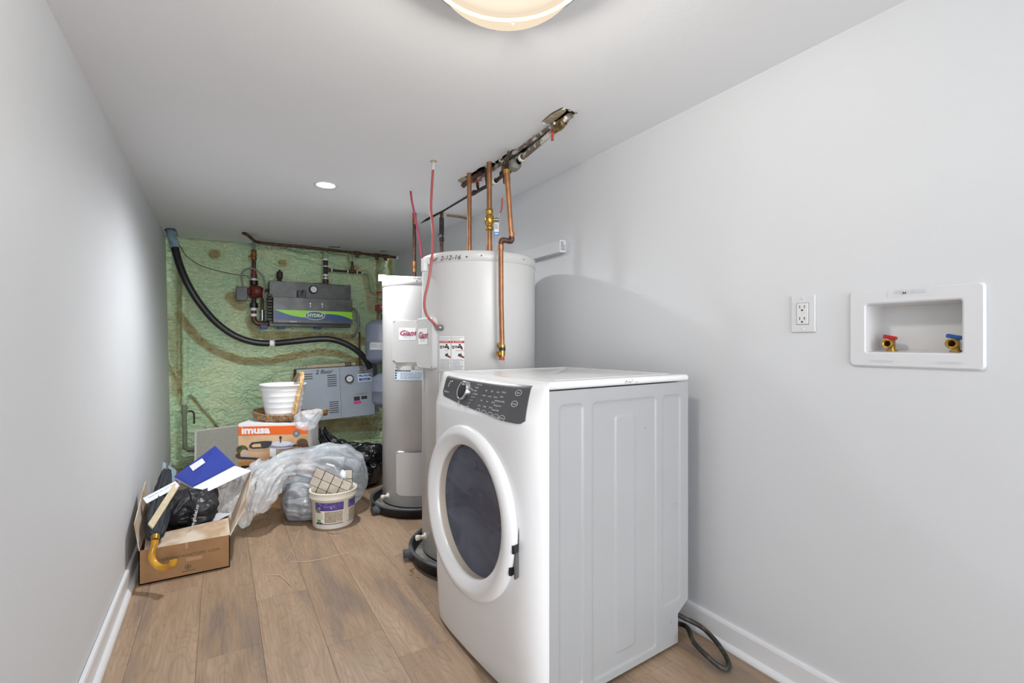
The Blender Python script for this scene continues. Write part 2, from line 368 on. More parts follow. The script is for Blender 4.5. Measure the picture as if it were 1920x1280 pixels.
# floor: a sub-floor slab with separate planks as children
fl = MB().box((-.55, Y0, -.06), (XR+.12, YB+.2, -.006), M_joist).build('floor'); tag(fl, kind='structure')
PW = .2013; joints = {0: [.35, 1.985, 3.2, 4.42], 1: [1.1, 2.32, 3.54, 4.7], 2: [.62, 1.844, 3.06, 4.28], 3: [.43, 1.648, 2.87, 4.1], -1: [.9, 2.6, 3.8], 4: [1.2, 2.45, 3.7, 4.9]}
pm = {}
for k in range(-2, 9):
    x0 = -.0705+PW*k; x1 = x0+PW; x0c = max(x0, XLT+.0); x1c = min(x1, XR)
    if x1c-x0c < .02: continue
    js = joints.get(k, [.4+.37*((k*3) % 4)+1.22*i for i in range(4)]); js = [Y0]+[j for j in js if j < YB-.1]+[YB+.06]
    if js[1]-Y0 > 1.3: js.insert(1, js[1]-1.22)
    for a, b_ in zip(js[:-1], js[1:]):
        g = .0003; mb = MB().box((x0c+g, a+g, -.006), (x1c-g, b_-g, 0), M_floor, bev=.0008, seg=1)
        mb.build('plank', fl)
# ceiling
slot_px = [(859, 339), (866, 333), (872, 331), (880, 328), (890, 321), (900, 314), (910, 311), (920, 307), (930, 302), (940, 295), (950, 288), (958, 282), (966, 279), (974, 277), (982, 269), (992, 261), (1003, 254), (1014, 246), (1024, 240), (1031, 234), (1033, 232), (1018, 230), (1016, 227), (1034, 216), (1055, 203), (1066, 205), (1073, 208), (1079, 212), (1074, 220), (1066, 226), (1057, 231), (1046, 238), (1030, 250), (1016, 261), (1000, 272), (990, 279), (984, 289), (970, 293), (958, 299), (940, 311), (922, 321), (905, 330), (893, 338), (884, 344), (874, 349), (868, 345)]
slit_px = [(786, 420), (800, 409), (830, 394), (855, 379), (876, 368), (877, 370.5), (856, 382), (832, 397), (803, 413)]
hole_l_px = [(308, 430), (313, 427), (322, 427.5), (328, 428.5), (331, 432), (336, 447), (316, 447)]
hole_b1 = [(614, 465), (618, 461.5), (638, 462.5), (635, 466)]
hole_b2 = [(711, 472.5), (715, 469.5), (727, 470), (723, 472.8)]
def cz(pl):
    out = []
    for p in pl:
        q = atZ(p[0], p[1], ZC); out.append((q.x, min(q.y, YB-.02)))
    return out
ro = cz([(965, 345)]); 
rc = [(RECESS[0]+.052*math.cos(2*math.pi*i/32), RECESS[1]+.052*math.sin(2*math.pi*i/32)) for i in range(32)]
holes = [cz(slot_px), cz(slit_px), cz(hole_l_px), cz(hole_b1), cz(hole_b2), rc]
ceil = plate_with_holes('ceiling', [(-.5, Y0), (XR+.1, Y0), (XR+.1, YB), (-.5, YB)], holes, .013, M_ceil, lambda x, y, d: Vector((x, y, ZC+d)), 1, M_edge)
cav = MB()
for lo, hi in (((-.5, Y0, ZC+.2), (XR+.1, YB+.3, ZC+.215)),): cav.box(lo, hi, M_dark)
cav.build('subfloor_above', ceil)
for x in (-.44, .02, .74, 1.03, 1.42): MB().box((x, Y0, ZC+.014), (x+.04, YB+.1, ZC+.2), M_joist).build('joist', ceil)
# pale torn drywall flaps beside the slot
fl1 = MB(); a = [atZ(x, y, ZC-.004) for x, y in ((1016, 229), (1034, 231), (1046, 222), (1062, 208), (1055, 203), (1034, 214))]
fl1.poly(a, M_board); fl1.poly([p+Vector((0, 0, .004)) for p in a][::-1], M_board); fl1.build('torn_board', ceil)
fl2 = MB(); a = [atZ(x, y, ZC-.003) for x, y in ((858, 339), (868, 334), (880, 331), (884, 335), (872, 340), (866, 343))]
fl2.poly(a, M_board); fl2.poly([p+Vector((0, 0, .003)) for p in a][::-1], M_board); fl2.build('torn_board', ceil)
R_ = random.Random(2); sl_ = MB()
for (xa, ya), (xb, yb_) in zip(slot_px[:-1], slot_px[1:]):
    for k in range(2):
        if R_.random() < .3: continue
        s = R_.random(); c = atZ(xa+(xb-xa)*s, ya+(yb_-ya)*s, ZC-.001); a = R_.uniform(0, 6.28); r = R_.uniform(.008, .02)
        p = [c, c+Vector((math.cos(a)*r, math.sin(a)*r, -R_.uniform(.0, .012))), c+Vector((math.cos(a+.9)*r*.7, math.sin(a+.9)*r*.7, -R_.uniform(.0, .01)))]
        sl_.slab(p+[c+Vector((.001, .001, -.004))], .0012, R_.choice([M_ceil, M_edge, M_board]))
tag(sl_.build('torn_edge_paper', ceil), kind='stuff')
# walls
WBX = (.415+.0, .666, 1.069, 1.236)      # recess of the valve box in wall_right: y0,y1,z0,z1 (filled below)
q1 = atX(1626, 571, XR); q2 = atX(1806, 561, XR); q3 = atX(1626, 660, XR); q4 = atX(1806, 662, XR)
RY0, RY1 = q2.y, q1.y; RZ0, RZ1 = (q3.z+q4.z)/2, (q1.z+q2.z)/2
wr = plate_with_holes('wall_right', [(Y0, 0), (YB, 0), (YB, ZC+.01), (Y0, ZC+.01)], [[(RY0-.008, RZ0-.008), (RY1+.008, RZ0-.008), (RY1+.008, RZ1+.008), (RY0-.008, RZ1+.008)]], .11, M_wall, lambda y, z, d: Vector((XR+d, y, z)), 1)
mb = MB(); XL = lambda z: XLB+(XLT-XLB)*z/ZC
mb.add([(XL(0), Y0, -.02), (XL(0), YB, -.02), (XL(ZC), YB, ZC+.01), (XL(ZC), Y0, ZC+.01), (-.52, Y0, -.02), (-.52, YB, -.02), (-.52, YB, ZC+.01), (-.52, Y0, ZC+.01)],
       [(0, 1, 2, 3), (7, 6, 5, 4), (1, 5, 6, 2), (0, 3, 7, 4), (3, 2, 6, 7), (0, 4, 5, 1)], M_wall)
tag(mb.build('wall_left'), kind='structure')
def baseboard(name, x, sgn, y1):
    prof = [(0, .0), (.014, .0), (.014, .078), (.011, .086), (.0, .088)]; mb = MB()
    vs = [(x+sgn*a, Y0, b) for a, b in prof]+[(x+sgn*a, y1, b) for a, b in prof]; n = len(prof)
    mb.add(vs, [(i, (i+1) % n, n+(i+1) % n, n+i) for i in range(n)]+[tuple(range(n))[::-1], tuple(range(n, 2*n))], M_trim)
    o = tag(mb.build(name), kind='structure')
    m2 = MB(); R = .017; P = [(0.014, 0)]+[(.014+R*math.cos(t), R*1.1*math.sin(t)) for t in [i*math.pi/2/6 for i in range(7)]]; n = len(P)
    vs = [(x+sgn*a, Y0, b+.0005) for a, b in P]+[(x+sgn*a, y1, b+.0005) for a, b in P]
    m2.add(vs, [(i, (i+1) % n, n+(i+1) % n, n+i) for i in range(n)]+[tuple(range(n))[::-1], tuple(range(n, 2*n))], M_trim)
    m2.build('shoe_moulding', o)
baseboard('baseboard_right', XR, -1, YB); baseboard('baseboard_left', XLB, 1, YB)
# sprayed foam wall
nx, nz = 300, 290; FX0, FX1, FZ1 = -.5, 1.66, 2.16
gx = np.linspace(FX0, FX1, nx); gz = np.linspace(-.02, FZ1, nz); X, Z = np.meshgrid(gx, gz)
def pl_wall(pts): return [(lambda v: (v.x, v.z))(atY(x, y, YB+.02)) for x, y in pts]
def dist(pl):
    D = np.full(X.shape, 9.0)
    for (a, b), (c, d) in zip(pl[:-1], pl[1:]):
        dx, dz = c-a, d-b; L = dx*dx+dz*dz+1e-9; t = np.clip(((X-a)*dx+(Z-b)*dz)/L, 0, 1)
        D = np.minimum(D, np.hypot(X-a-t*dx, Z-b-t*dz))
    return D
H = np.zeros(X.shape)
for i in range(nz):
    for j in range(nx):
        x, z = X[i, j], Z[i, j]
        v = noise.noise((x*2.2, z*2.6, 3))*.03+noise.noise((x*8, z*12, 9))*.02
        p = (x*16+noise.noise((x*6, z*6, 1))*1.6, z*34+noise.noise((x*7, z*7, 5))*1.8, 2)
        v += (1-abs(noise.noise(p)))**2*.026+noise.noise((x*45, z*60, 4))*.007
        H[i, j] = v
S = np.zeros(X.shape)
def ridge(px, r, amp):
    global H; D = dist(pl_wall(px)); H += amp*np.sqrt(np.clip(1-(D/r)**2, 0, 1))
def groove(px, r, amp, st=0):
    global H, S; D = dist(pl_wall(px)); H -= amp*np.exp(-(D/r)**2); S = np.maximum(S, st*np.clip(1.4-D/r, 0, 1))
def stain(px, r, s=1):
    global S; D = dist(pl_wall(px)); S = np.maximum(S, s*np.clip((r*1.15-D)/(r*.3), 0, 1))
H -= .03*np.clip(1-np.abs(dist(pl_wall([(337, 500), (337, 700), (338, 850)]))/.1), 0, 1)*0
ridge([(345, 560), (345, 700), (345, 765)], .034, .035); groove([(336, 500), (337, 640), (338, 760)], .018, .05, .7)
ridge([(355, 733), (375, 752), (395, 777), (414, 800)], .028, .03); groove([(358, 745), (385, 777), (408, 802)], .014, .02, .8)
ridge([(318, 668), (330, 700), (339, 728)], .02, .02); groove([(316, 690), (330, 712), (338, 740)], .02, .02, .8)
ridge([(515, 466), (560, 478), (605, 491), (655, 512)], .034, .035)
ridge([(722, 480), (722, 560)], .035, .03); groove([(711, 480), (711, 600)], .02, .04, .7); groove([(733, 480), (735, 560)], .03, .05, .9)
ridge([(655, 510), (660, 560)], .03, .02)
for c, sz in (((402, 474), 13), ((531, 491), 10), ((668, 501), 11)):
    groove([(c[0]-4, c[1]), (c[0]+4, c[1])], sz/220., .055, 0); stain([(c[0]-2, c[1]), (c[0]+2, c[1])], sz/330., 1)
stain([(336, 590), (343, 603), (372, 637), (408, 661), (456, 677), (504, 677), (551, 667), (599, 660), (635, 663), (659, 673), (676, 682)], .036, .9)
groove([(343, 603), (372, 637), (408, 661), (456, 677), (504, 677), (551, 667), (599, 660), (635, 663)], .05, .012)
stain([(434, 557), (452, 572)], .055, .85); stain([(500, 629), (560, 630), (640, 632), (684, 640)], .045, .9); stain([(470, 600), (480, 625)], .05, .7)
stain([(690, 520), (700, 580)], .05, .5); stain([(600, 800), (715, 795)], .07, .8); stain([(322, 600), (328, 680), (330, 740)], .035, .5)
groove([(600, 792), (720, 788)], .08, .05)
for i in range(nz):
    for j in range(nx):
        S[i, j] = min(1, max(0, S[i, j]*(1+.5*noise.noise((X[i, j]*14, Z[i, j]*14, 8)))))
edge = np.minimum(1, np.clip((2.05-Z)/.05, 0, 1)); H *= .35+.65*edge
H = np.clip(H, -.07, .075)
me = bpy.data.meshes.new('wall_back')
V = np.stack([X, YB+.055-H, Z], -1).reshape(-1, 3); idx = np.arange(nx*nz).reshape(nz, nx)
Q = np.stack([idx[:-1, :-1], idx[:-1, 1:], idx[1:, 1:], idx[1:, :-1]], -1).reshape(-1, 4)
me.from_pydata(V.tolist(), [], Q.tolist()); me.polygons.foreach_set('use_smooth', [True]*len(Q))
at = me.attributes.new('stain', 'FLOAT', 'POINT'); at.data.foreach_set('value', S.reshape(-1).astype(np.float32)); me.materials.append(M_foam)
wb = bpy.data.objects.new('wall_back', me); COL.objects.link(wb); WM[wb] = Matrix.Identity(4); tag(wb, kind='structure')
MB().box((-.55, YB+.15, -.05), (XR+.12, YB+.2, ZC+.2), M_dark).build('sheathing', wb)
def foamY(px, py):
    v = atY(px, py, YB); j = int((v.x-FX0)/(FX1-FX0)*(nx-1)); i = int((v.z+.02)/(FZ1+.02)*(nz-1))
    return YB+.055-H[max(0, min(nz-1, i)), max(0, min(nx-1, j))]
# ================================================================= LIGHTS AS OBJECTS
t = thing('ceiling_dome_light', (DOME[0], DOME[1], ZC), 'round frosted amber glass dome lamp with white rim on ceiling at top of photo', 'lamp')
b0 = (DOME[0], DOME[1], ZC)
MB().lathe([(0.02, -.0005), (.16, -.0005), (.165, -.03), (.198, -.05), (.204, -.058), (.202, -.066), (.19, -.068), (.188, -.060)], mat('rim_satin', (190, 194, 196), .5), b0, 64).build('rim', t)
MB().lathe([(.188, -.061), (.16, -.055), (.153, -.012)], mat('glare_damping_pan', (30, 23, 18), .8), b0, 64).build('glare_liner', t)  # near-black liner added inside the rim to damp glare through the bowl
MG = bpy.data.materials.new('lit_alabaster_glass'); MG.use_nodes = True; nt = MG.node_tree; nt.nodes.clear()
o_ = nt.nodes.new('ShaderNodeOutputMaterial'); mx = nt.nodes.new('ShaderNodeMixShader'); mx.inputs[0].default_value = .62
tr = nt.nodes.new('ShaderNodeBsdfTransparent'); tr.inputs[0].default_value = (1, .97, .9, 1)
em = nt.nodes.new('ShaderNodeEmission'); em.inputs[1].default_value = .66
tcn = nt.nodes.new('ShaderNodeTexCoord'); nn = nt.nodes.new('ShaderNodeTexNoise'); nn.inputs['Scale'].default_value = 9; nn.inputs['Distortion'].default_value = 2
rr = nt.nodes.new('ShaderNodeValToRGB'); rr.color_ramp.elements[0].color = (1, .80, .58, 1); rr.color_ramp.elements[1].color = (1, .87, .68, 1)
nt.links.new(tcn.outputs['Object'], nn.inputs['Vector']); nt.links.new(nn.outputs['Fac'], rr.inputs[0]); nt.links.new(rr.outputs[0], em.inputs[0])
nt.links.new(tr.outputs[0], mx.inputs[1]); nt.links.new(em.outputs[0], mx.inputs[2]); nt.links.new(mx.outputs[0], o_.inputs[0])
prof = [(.176*math.cos(a), -.060-.108*math.sin(a)) for a in [i*math.pi/2/18 for i in range(19)]]
MB().lathe(prof, MG, b0, 64).build('glass_bowl', t)
MB().lathe([(.0005, -.012), (.152, -.012), (.155, -.001)], mat('glare_damping_pan', (30, 23, 18), .8), b0, 48).build('base_pan', t)  # pan added above the bulb, made near-black to keep the bowl from burning out
for ad in (55, 175, 295):
    a = math.radians(ad); MB().lathe([(.0005, -.006), (.007, -.004), (.008, .008), (.004, .014), (.0005, .016)], M_steel, (b0[0]+.192*math.cos(a), b0[1]+.192*math.sin(a), ZC-.073), 16, axis=(math.cos(a), math.sin(a), -.5)).build('thumb_screw', t)
t = thing('recessed_light', (RECESS[0], RECESS[1], ZC), 'small round recessed downlight glowing white in the ceiling towards the foam wall', 'lamp')
b0 = (RECESS[0], RECESS[1], ZC)
MB().lathe([(.0505, .012), (.0505, -.001), (.064, -.0035), (.067, .0), (.0505, .012)], M_white, b0, 48).build('trim_ring', t)
MB().lathe([(.0005, .006), (.05, .006)], emit('led_disc', (.97, .98, 1), 9), b0, 40).build('diffuser', t)
# ================================================================= WALL FITTINGS
# outlet
pa = atX(1484.5, 555, XR); pb = atX(1530.5, 621, XR); yc = (pa.y+pb.y)/2; zc_ = 1.10+(643-588)/F*wp(1508, 588, 1).length*0
zc_ = atX(1507, 588, XR).z; hy = .037; hz = .0585
t = thing('wall_outlet', (XR, yc, zc_-hz), 'white double power outlet plate on right wall beside the valve box', 'outlet')
MB().box((XR-.006, yc-hy, zc_-hz), (XR, yc+hy, zc_+hz), M_plate, bev=.004, seg=3).build('plate', t)
rec = MB().box((XR-.0085, yc-.0175, zc_-.0335), (XR-.003, yc+.0175, zc_+.0335), M_white, bev=.0015).build('receptacle', t)
MB().box((XR-.0067, yc-.0185, zc_-.0345), (XR-.0058, yc+.0185, zc_+.0345), M_rubber).build('joint', t)
D = Decal(plane_fn((XR-.0085, yc, zc_), (0, -1, 0), (0, 0, 1)))
for s in (1, -1):
    D.rect(-.0085, s*.0185-.001, -.0065, s*.0185+.008, M_black).rect(.0055, s*.0185-.001, .0075, s*.0185+.008, M_black).ell(-.0005, s*.0185-.0075, .0028, .003, M_black)
D.build('slots', rec)
for s in (1, -1): MB().lathe([(.0005, .002), (.0028, .0015), (.003, 0)], M_plate, (XR-.006, yc, zc_+s*.0475), 14, axis=(-1, 0, 0)).build('screw', t)
# washing machine valve box
c1 = atX(1595, 548, XR); c2 = atX(1850, 528, XR); c3 = atX(1595, 685, XR); c4 = atX(1850, 695, XR)
BY0, BY1 = (c2.y+c4.y)/2, (c1.y+c3.y)/2; BZ0, BZ1 = (c3.z+c4.z)/2, (c1.z+c2.z)/2
t = thing('washer_valve_box', (XR, (BY0+BY1)/2, BZ0), 'white recessed washing machine valve box in right wall with red and blue taps', 'valve box')
def rrect(y0, z0, y1, z1, r, n=5):
    out = []
    for cy_, cz__, a0 in ((y1-r, z1-r, 0), (y0+r, z1-r, 90), (y0+r, z0+r, 180), (y1-r, z0+r, 270)):
        for i in range(n+1):
            a = math.radians(a0+90*i/n); out.append((cy_+r*math.cos(a), cz__+r*math.sin(a)))
    return out
mb = MB(); O1 = rrect(BY0, BZ0, BY1, BZ1, .012); O2 = rrect(BY0+.004, BZ0+.004, BY1-.004, BZ1-.004, .01); I = rrect(RY0, RZ0, RY1, RZ1, .007); n = len(O1)
I2 = [(y, z) for y, z in I]
rings = [[(XR, *p) for p in O1], [(XR-.005, *p) for p in O1], [(XR-.009, *p) for p in O2], [(XR-.009, *p) for p in rrect(RY0-.004, RZ0-.004, RY1+.004, RZ1+.004, .009)], [(XR-.006, *p) for p in I], [(XR+.002, *p) for p in I]]
vs = [p for r in rings for p in r]
mb.add(vs, [(k*n+i, k*n+(i+1) % n, (k+1)*n+(i+1) % n, (k+1)*n+i) for k in range(len(rings)-1) for i in range(n)], M_plate)
mb.build('face_frame', t)
mb = MB(); rings = [[(XR+.002, *p) for p in I], [(XR+.083, *p) for p in rrect(RY0+.006, RZ0+.006, RY1-.006, RZ1-.006, .007)]]
vs = [p for r in rings for p in r]; mb.add(vs, [(i, (i+1) % n, n+(i+1) % n, n+i) for i in range(n)]+[tuple(range(n, 2*n))], M_white); mb.build('tub', t)
yc = (BY0+BY1)/2
D = Decal(plane_fn((XR-.009, yc, BZ1-.0125), (0, -1, 0), (0, 0, 1)), .0007)
mt = mat('embossed_plastic', (212, 213, 217), .4); D.text('WM BOX', -.003, 0, .017, mt, shear=.2, bold=.0002)
for x0, y0, x1, y1 in ((-.052, -.0105, .052, -.0098), (-.052, .0098, .052, .0105), (-.0527, -.0105, -.052, .0105), (.052, -.0105, .0527, .0105)): D.rect(x0, y0, x1, y1, mt)
D.text('HOT/CHAUD', -.065, BZ0-BZ1+.0285, .009, mt).text('COLD/FROID', .078, BZ0-BZ1+.0285, .009, mt); tag(D.build('embossed_lettering', t), kind='stuff')
for (px, py, mh, nm, lab) in ((1665, 644, M_red, 'hot_valve', 'brass tap with red lever'), (1786, 644, M_blue, 'cold_valve', 'brass tap with blue lever')):
    v = atX(px, py, XR+.022); y_, z_ = v.y, v.z
    vb = MB(); vb.lathe([(.0075, 0), (.0085, .004), (.0085, .0), ], M_brass, (XR+.018, y_, z_), 24, axis=(-1, 0, 0))
    vb.lathe([(.0055, -.006), (.0065, .008), (.0125, .010), (.0132, .012), (.0132, .026), (.0118, .0275), (.0085, .0265), (.006, .012), (.0055, -.006)], M_brass, (XR+.040, y_, z_), 28, axis=(-1, 0, 0))
    vb.tube([(XR+.045, y_, z_+.014), (XR+.045, y_, RZ0+.004)], .0085, M_brass, 16)
    vb.tube([(XR+.045, y_, RZ0+.0075), (XR+.045, y_, RZ0+.001)], .0135, M_brass, 6)
    vb.lathe([(.0005, 0), (.0045, 0)], M_dark, (XR+.026, y_, z_), 16, axis=(-1, 0, 0))
    vo = vb.build('valve', t); tag(vo, lab)
    h = MB(); h.box((XR+.036, y_-.009, z_+.013), (XR+.052, y_+.009, z_+.021), mh, bev=.002)
    h.slab([(XR+.034, y_+.016, z_+.026), (XR+.034, y_-.013, z_+.019), (XR+.052, y_-.013, z_+.019), (XR+.052, y_+.016, z_+.026)][::-1], -.010, mh, bev=.0015)
    h.build('lever', vo)
# painted wood block on right wall behind the tank
a = atX(1050, 449, XR-.04); b_ = atX(1050, 472, XR-.04); yw = a.y
t = thing('wood_block', (XR, yw+.35, b_.z), 'white painted horizontal timber block fixed to right wall behind the tank', 'timber')
MB().box((XR-.04, yw, b_.z), (XR-.001, yw+.75, a.z), M_wall, bev=.002).build('beam', t)
D = Decal(plane_fn((XR-.02, yw, (a.z+b_.z)/2), (1, 0, 0), (0, 0, 1)), .0008); D.lines(-.016, -.024, .012, .026, 6, M_inkd, seed=4, fill=.4); D.build('stamp', t)
# ================================================================= DRYER
DO = (.109, 1.411)
def DR(a, b, z): x = DO[0]-.568*a+.823*b; t_ = DO[1]+.823*a+.568*b; return cw(x, t_, z-CH)
W_ = .686; BD = .661
t = thing('dryer', DR(W_/2, .3, 0), 'white front loading clothes dryer with round glass door and dark console', 'dryer', rz=0)
# front fascia: one shaped shell
def prof_front(z):
    P = [(.0, .038), (.05, .046), (.2, .056), (.5, .060), (.84, .062), (.862, .060), (.9, .048), (.94, .034), (.965, .024), (.975, .014), (.983, .0)]
    for (z0, p0), (z1, p1) in zip(P[:-1], P[1:]):
        if z <= z1: return p0+(p1-p0)*(z-z0)/(z1-z0)
    return 0
def bow(a):
    u = abs(2*a/W_-1); return max(0, 1-u**9)**.5*(1+.32*(1-u*u))
def FR(a, z, off=0): return DR(a, -prof_front(z)*bow(a)-off, z)
na = 60; zs = [.012+(.86-.012)*i/24 for i in range(25)]+[.862, .87, .88, .89, .9, .92, .94, .955, .965, .970, .975, .979, .983]
aa = [W_/2*(1-math.copysign(abs(math.cos(math.pi*i/na))**.6, math.cos(math.pi*i/na))) for i in range(na+1)]
mb = MB(); vs = [FR(a, z) for z in zs for a in aa]; n = na+1
mb.add(vs, [(i*n+j, i*n+j+1, (i+1)*n+j+1, (i+1)*n+j) for i in range(len(zs)-1) for j in range(na) if math.hypot((aa[j]+aa[j+1])/2-.35, (zs[i]+zs[i+1])/2-.527) > .25], M_enamel, True)
mb.box((.004, 0, .012), (W_-.004, .03, .955), M_enamel, M=lambda c: DR(c.x, c.y, c.z))
mb.poly([FR(a, .012) for a in aa]+[DR(W_, .02, .012), DR(0, .02, .012)], M_rubber)
mb.build('front_fascia', t)
# side panels with pressed ribs
def side(a, sgn, name):
    R = [(.0413, .1337, .05, .913, 1), (.1766, .479, .039, .912, 1), (.5166, .6133, .169, .912, 1), (.2795, .3744, .086, .862, -1)]
    nb, nzz = 200, 260; bs = [BD*i/nb for i in range(nb+1)]; zz = [.012+(.958-.012)*i/nzz for i in range(nzz+1)]; vs = []; keep = {}
    for z in zz:
        for b in bs:
            h = 0
            for (b0, b1, z0, z1, s) in R:
                r = .014; cx = min(max(b, b0+r), b1-r); cz_ = min(max(z, z0+r), z1-r); d = math.hypot(b-cx, z-cz_)-r
                if s < 0: h += .0035*min(1, max(0, .5-d/.005))
                else: h -= .004*min(1, max(0, .5-d/.006))
            bb = b
            lim = BD if z > .153 else (BD-(BD-.601)*min(1, (.153-z)/.037))
            bb = min(b, lim)
            vs.append(DR(a-sgn*h, bb, z))
    n = nb+1; f = [(i*n+j, i*n+j+1, (i+1)*n+j+1, (i+1)*n+j) for i in range(nzz) for j in range(nb)]
    if sgn < 0: f = [q[::-1] for q in f]
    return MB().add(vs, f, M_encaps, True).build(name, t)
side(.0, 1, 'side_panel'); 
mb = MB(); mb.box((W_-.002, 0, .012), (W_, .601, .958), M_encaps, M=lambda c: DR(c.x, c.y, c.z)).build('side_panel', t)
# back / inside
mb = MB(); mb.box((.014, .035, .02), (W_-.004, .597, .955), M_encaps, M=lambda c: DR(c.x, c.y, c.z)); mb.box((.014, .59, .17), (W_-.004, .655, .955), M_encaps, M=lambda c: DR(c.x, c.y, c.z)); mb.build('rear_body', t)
# lid
mb = MB(); mb.box((-.004, -.004, .9605), (W_+.004, BD+.004, .985), M_enamel, bev=.013, seg=5, M=lambda c: DR(c.x, c.y, c.z), smooth=True); lid = mb.build('top_panel', t)
# recessed pan line on the top
mb = MB()
for lo, hi in (((.05, .06), (W_-.05, .064)), ((.05, BD-.05), (W_-.05, BD-.046)), ((.05, .06), (.054, BD-.046)), ((W_-.054, .06), (W_-.05, BD-.046))):
    mb.box((lo[0], lo[1], .9845), (hi[0], hi[1], .9862), M_enamel, bev=.0007, M=lambda c: DR(c.x, c.y, c.z))
mb.build('raised_bead', lid)
D = Decal(plane_fn(DR(-.0045, .33, .972), (DR(0, 1, 0)-DR(0, 0, 0)), (0, 0, 1)), .0008)
for i in range(12): D.ell(random.uniform(-.02, .045), random.uniform(-.004, .008), random.uniform(.001, .004), random.uniform(.0006, .002), M_rubber)
tag(D.build('scuff', lid), kind='stuff')
D = Decal(plane_fn(DR(0, .42, .5), (DR(0, 1, 0)-DR(0, 0, 0)), (0, 0, 1)), .0036)
for x, y, r in ((0, .31, .0022), (-.03, .305, .001), (.16, .02, .002), (.0, .27, .001), (.12, -.33, .001), (.15, -.36, .0013), (.12, -.38, .001), (.14, -.4, .002), (.1, -.42, .0012), (.16, -.41, .001)): D.ell(x, y, r, r, M_rubber)
tag(D.build('scuff', t), kind='stuff')
# console
cpts_t = [(.605, .9735), (.5, .9745), (.4, .975), (.3, .975), (.2, .975), (.1, .9745), (.052, .972)]
def zb(a): 
    P = [(.045, .859), (.15, .861), (.277, .873), (.42, .884), (.578, .898)]
    for (a0, z0), (a1, z1) in zip(P[:-1], P[1:]):
        if a <= a1: return z0+(z1-z0)*(a-a0)/(a1-a0)
    return .898
mb = MB(); nu, nv = 40, 14; vs = []
for l in (.0022,):
    for j in range(nv+1):
        for i in range(nu+1):
            s = i/nu; v = j/nv; a_ = .045+.56*s
            zbt = zb(a_); zt = .9715; z = zbt+(zt-zbt)*v
            # slanted ends: left end leans, right end leans
            aL = .585+.02*v; aR = .045+.012*v; a2 = aR+(aL-aR)*s
            cr = 0
            if s < .03: z = max(z, zbt+(.03-s)/.03*.012*(1 if v < .5 else 0))
            if s > .97: z = max(z, zbt+(s-.97)/.03*.014*(1 if v < .5 else 0))
            vs.append(FR(a2, z, l))
n = nu+1; grid = [(i*n+j, i*n+j+1, (i+1)*n+j+1, (i+1)*n+j) for i in range(nv) for j in range(nu)]
mb.add(vs, grid, M_panel, True)
rim = [vs[j] for j in range(n)]+[vs[i*n+nu] for i in range(1, nv+1)]+[vs[nv*n+j] for j in range(nu-1, -1, -1)]+[vs[i*n] for i in range(nv-1, 0, -1)]
nrm = (DR(0, 0, 0)-DR(0, .01, 0)).normalized(); k = len(rim)
mb.add(rim+[p-nrm*.012 for p in rim], [(i, (i+1) % k, k+(i+1) % k, k+i) for i in range(k)], M_panel)
con = mb.build('console', t)
cfn = lambda x, y, l: FR(.33-x, .92+y, .0026+l)
D = Decal(cfn, .0005); MW = mat('console_print', (214, 214, 214), .6)
D.text('E', -.222, .024, .03, MW, rot=-.3, bold=-.0004); D.rect(-.214, .034, -.204, .037, MW); D.text('Electrolux', -.222, -.004, .0105, MW)
D.text('eco', -.098, -.05, .007, MW).ell(-.098, -.036, .008, .011, MW, inner=.8).ell(-.096, -.036, .003, .006, MW)
for r, wd in enumerate(('heavy duty', 'towels', 'mixed', 'my favorite', 'delicates', 'normal', 'active', 'bulky')):
    D.text(wd, -.017-.002*r, .037-.0105*r, .0075, MW, align='LEFT')
for cidx, cc in enumerate((('high', 'normal', 'low', 'extra'), ('high', 'normal', 'low', 'delay'), ('clean', '60 min', '45 min', '30 min'))):
    for r, wd in enumerate(cc): D.text(wd, .055+.035*cidx-.003*r, .022-.0165*r, .0075, MW)
for r, wd in enumerate(('2 alerts', 'chime', 'extended tumble', 'energy saver', 'control lock')): D.text(wd, .156-.003*r, .024-.014*r, .0078, MW)
for bx, by, bw_, wd in ((-.03, -.047, .02, 'power'), (.048, -.046, .02, 'temp'), (.084, -.048, .024, 'dryness'), (.121, -.05, .024, 'time dry'), (.156, -.052, .024, 'options'), (.188, -.052, .022, 'steam'), (.228, .028, .022, 'start'), (.226, -.005, .022, 'cancel')):
    D.text(wd, bx, by, .008, MW).ell(bx, by, bw_/2+.004, .009, MW, inner=.88)
tag(D.build('printing', con), kind='stuff')
kn = FR(.408, .928, .002); kax = (FR(.408, .928, 1)-FR(.408, .928, 0)).normalized(); kax = (kax+Vector((0, 0, .32))).normalized()
kb = MB(); kb.lathe([(.034, -.006), (.034, .014), (.0325, .018), (.029, .019), (.0275, .015)], M_chrome, kn, 48, axis=kax).lathe([(.0275, .015), (.027, .017), (.015, .0185), (.0005, .019)], M_black, kn, 48, axis=kax)
kb.build('dial_knob', con)
# door
dc = DR(.350, -.07, .527); dax = (DR(0, -1, 0)-DR(0, 0, 0)).normalized()
RO = .291; RG = .222
dr_ = MB(); dr_.lathe([(RO-.012, -.006), (RO-.002, .0), (RO, .008), (RO-.002, .018), (RO-.010, .027), (RO-.024, .032), (RO-.038, .032), (RG+.012, .020), (RG+.003, .016), (RG, .012), (RG-.001, .004)], M_enamel, dc, 96, axis=dax)
door = dr_.build('door', t)
MB().lathe([(RO-.02, -.02), (RO-.005, -.018), (RO-.006, -.008), (RO-.02, -.006)], M_rubber, dc, 96, axis=dax).build('gasket', door)
mgl = bpy.data.materials.new('door_smoked_glass'); mgl.use_nodes = True; nt = mgl.node_tree; b = nt.nodes['Principled BSDF']
b.inputs['Base Color'].default_value = (*srgb(70, 78, 96), 1); b.inputs['Roughness'].default_value = .12; b.inputs['Specular IOR Level'].default_value = .35
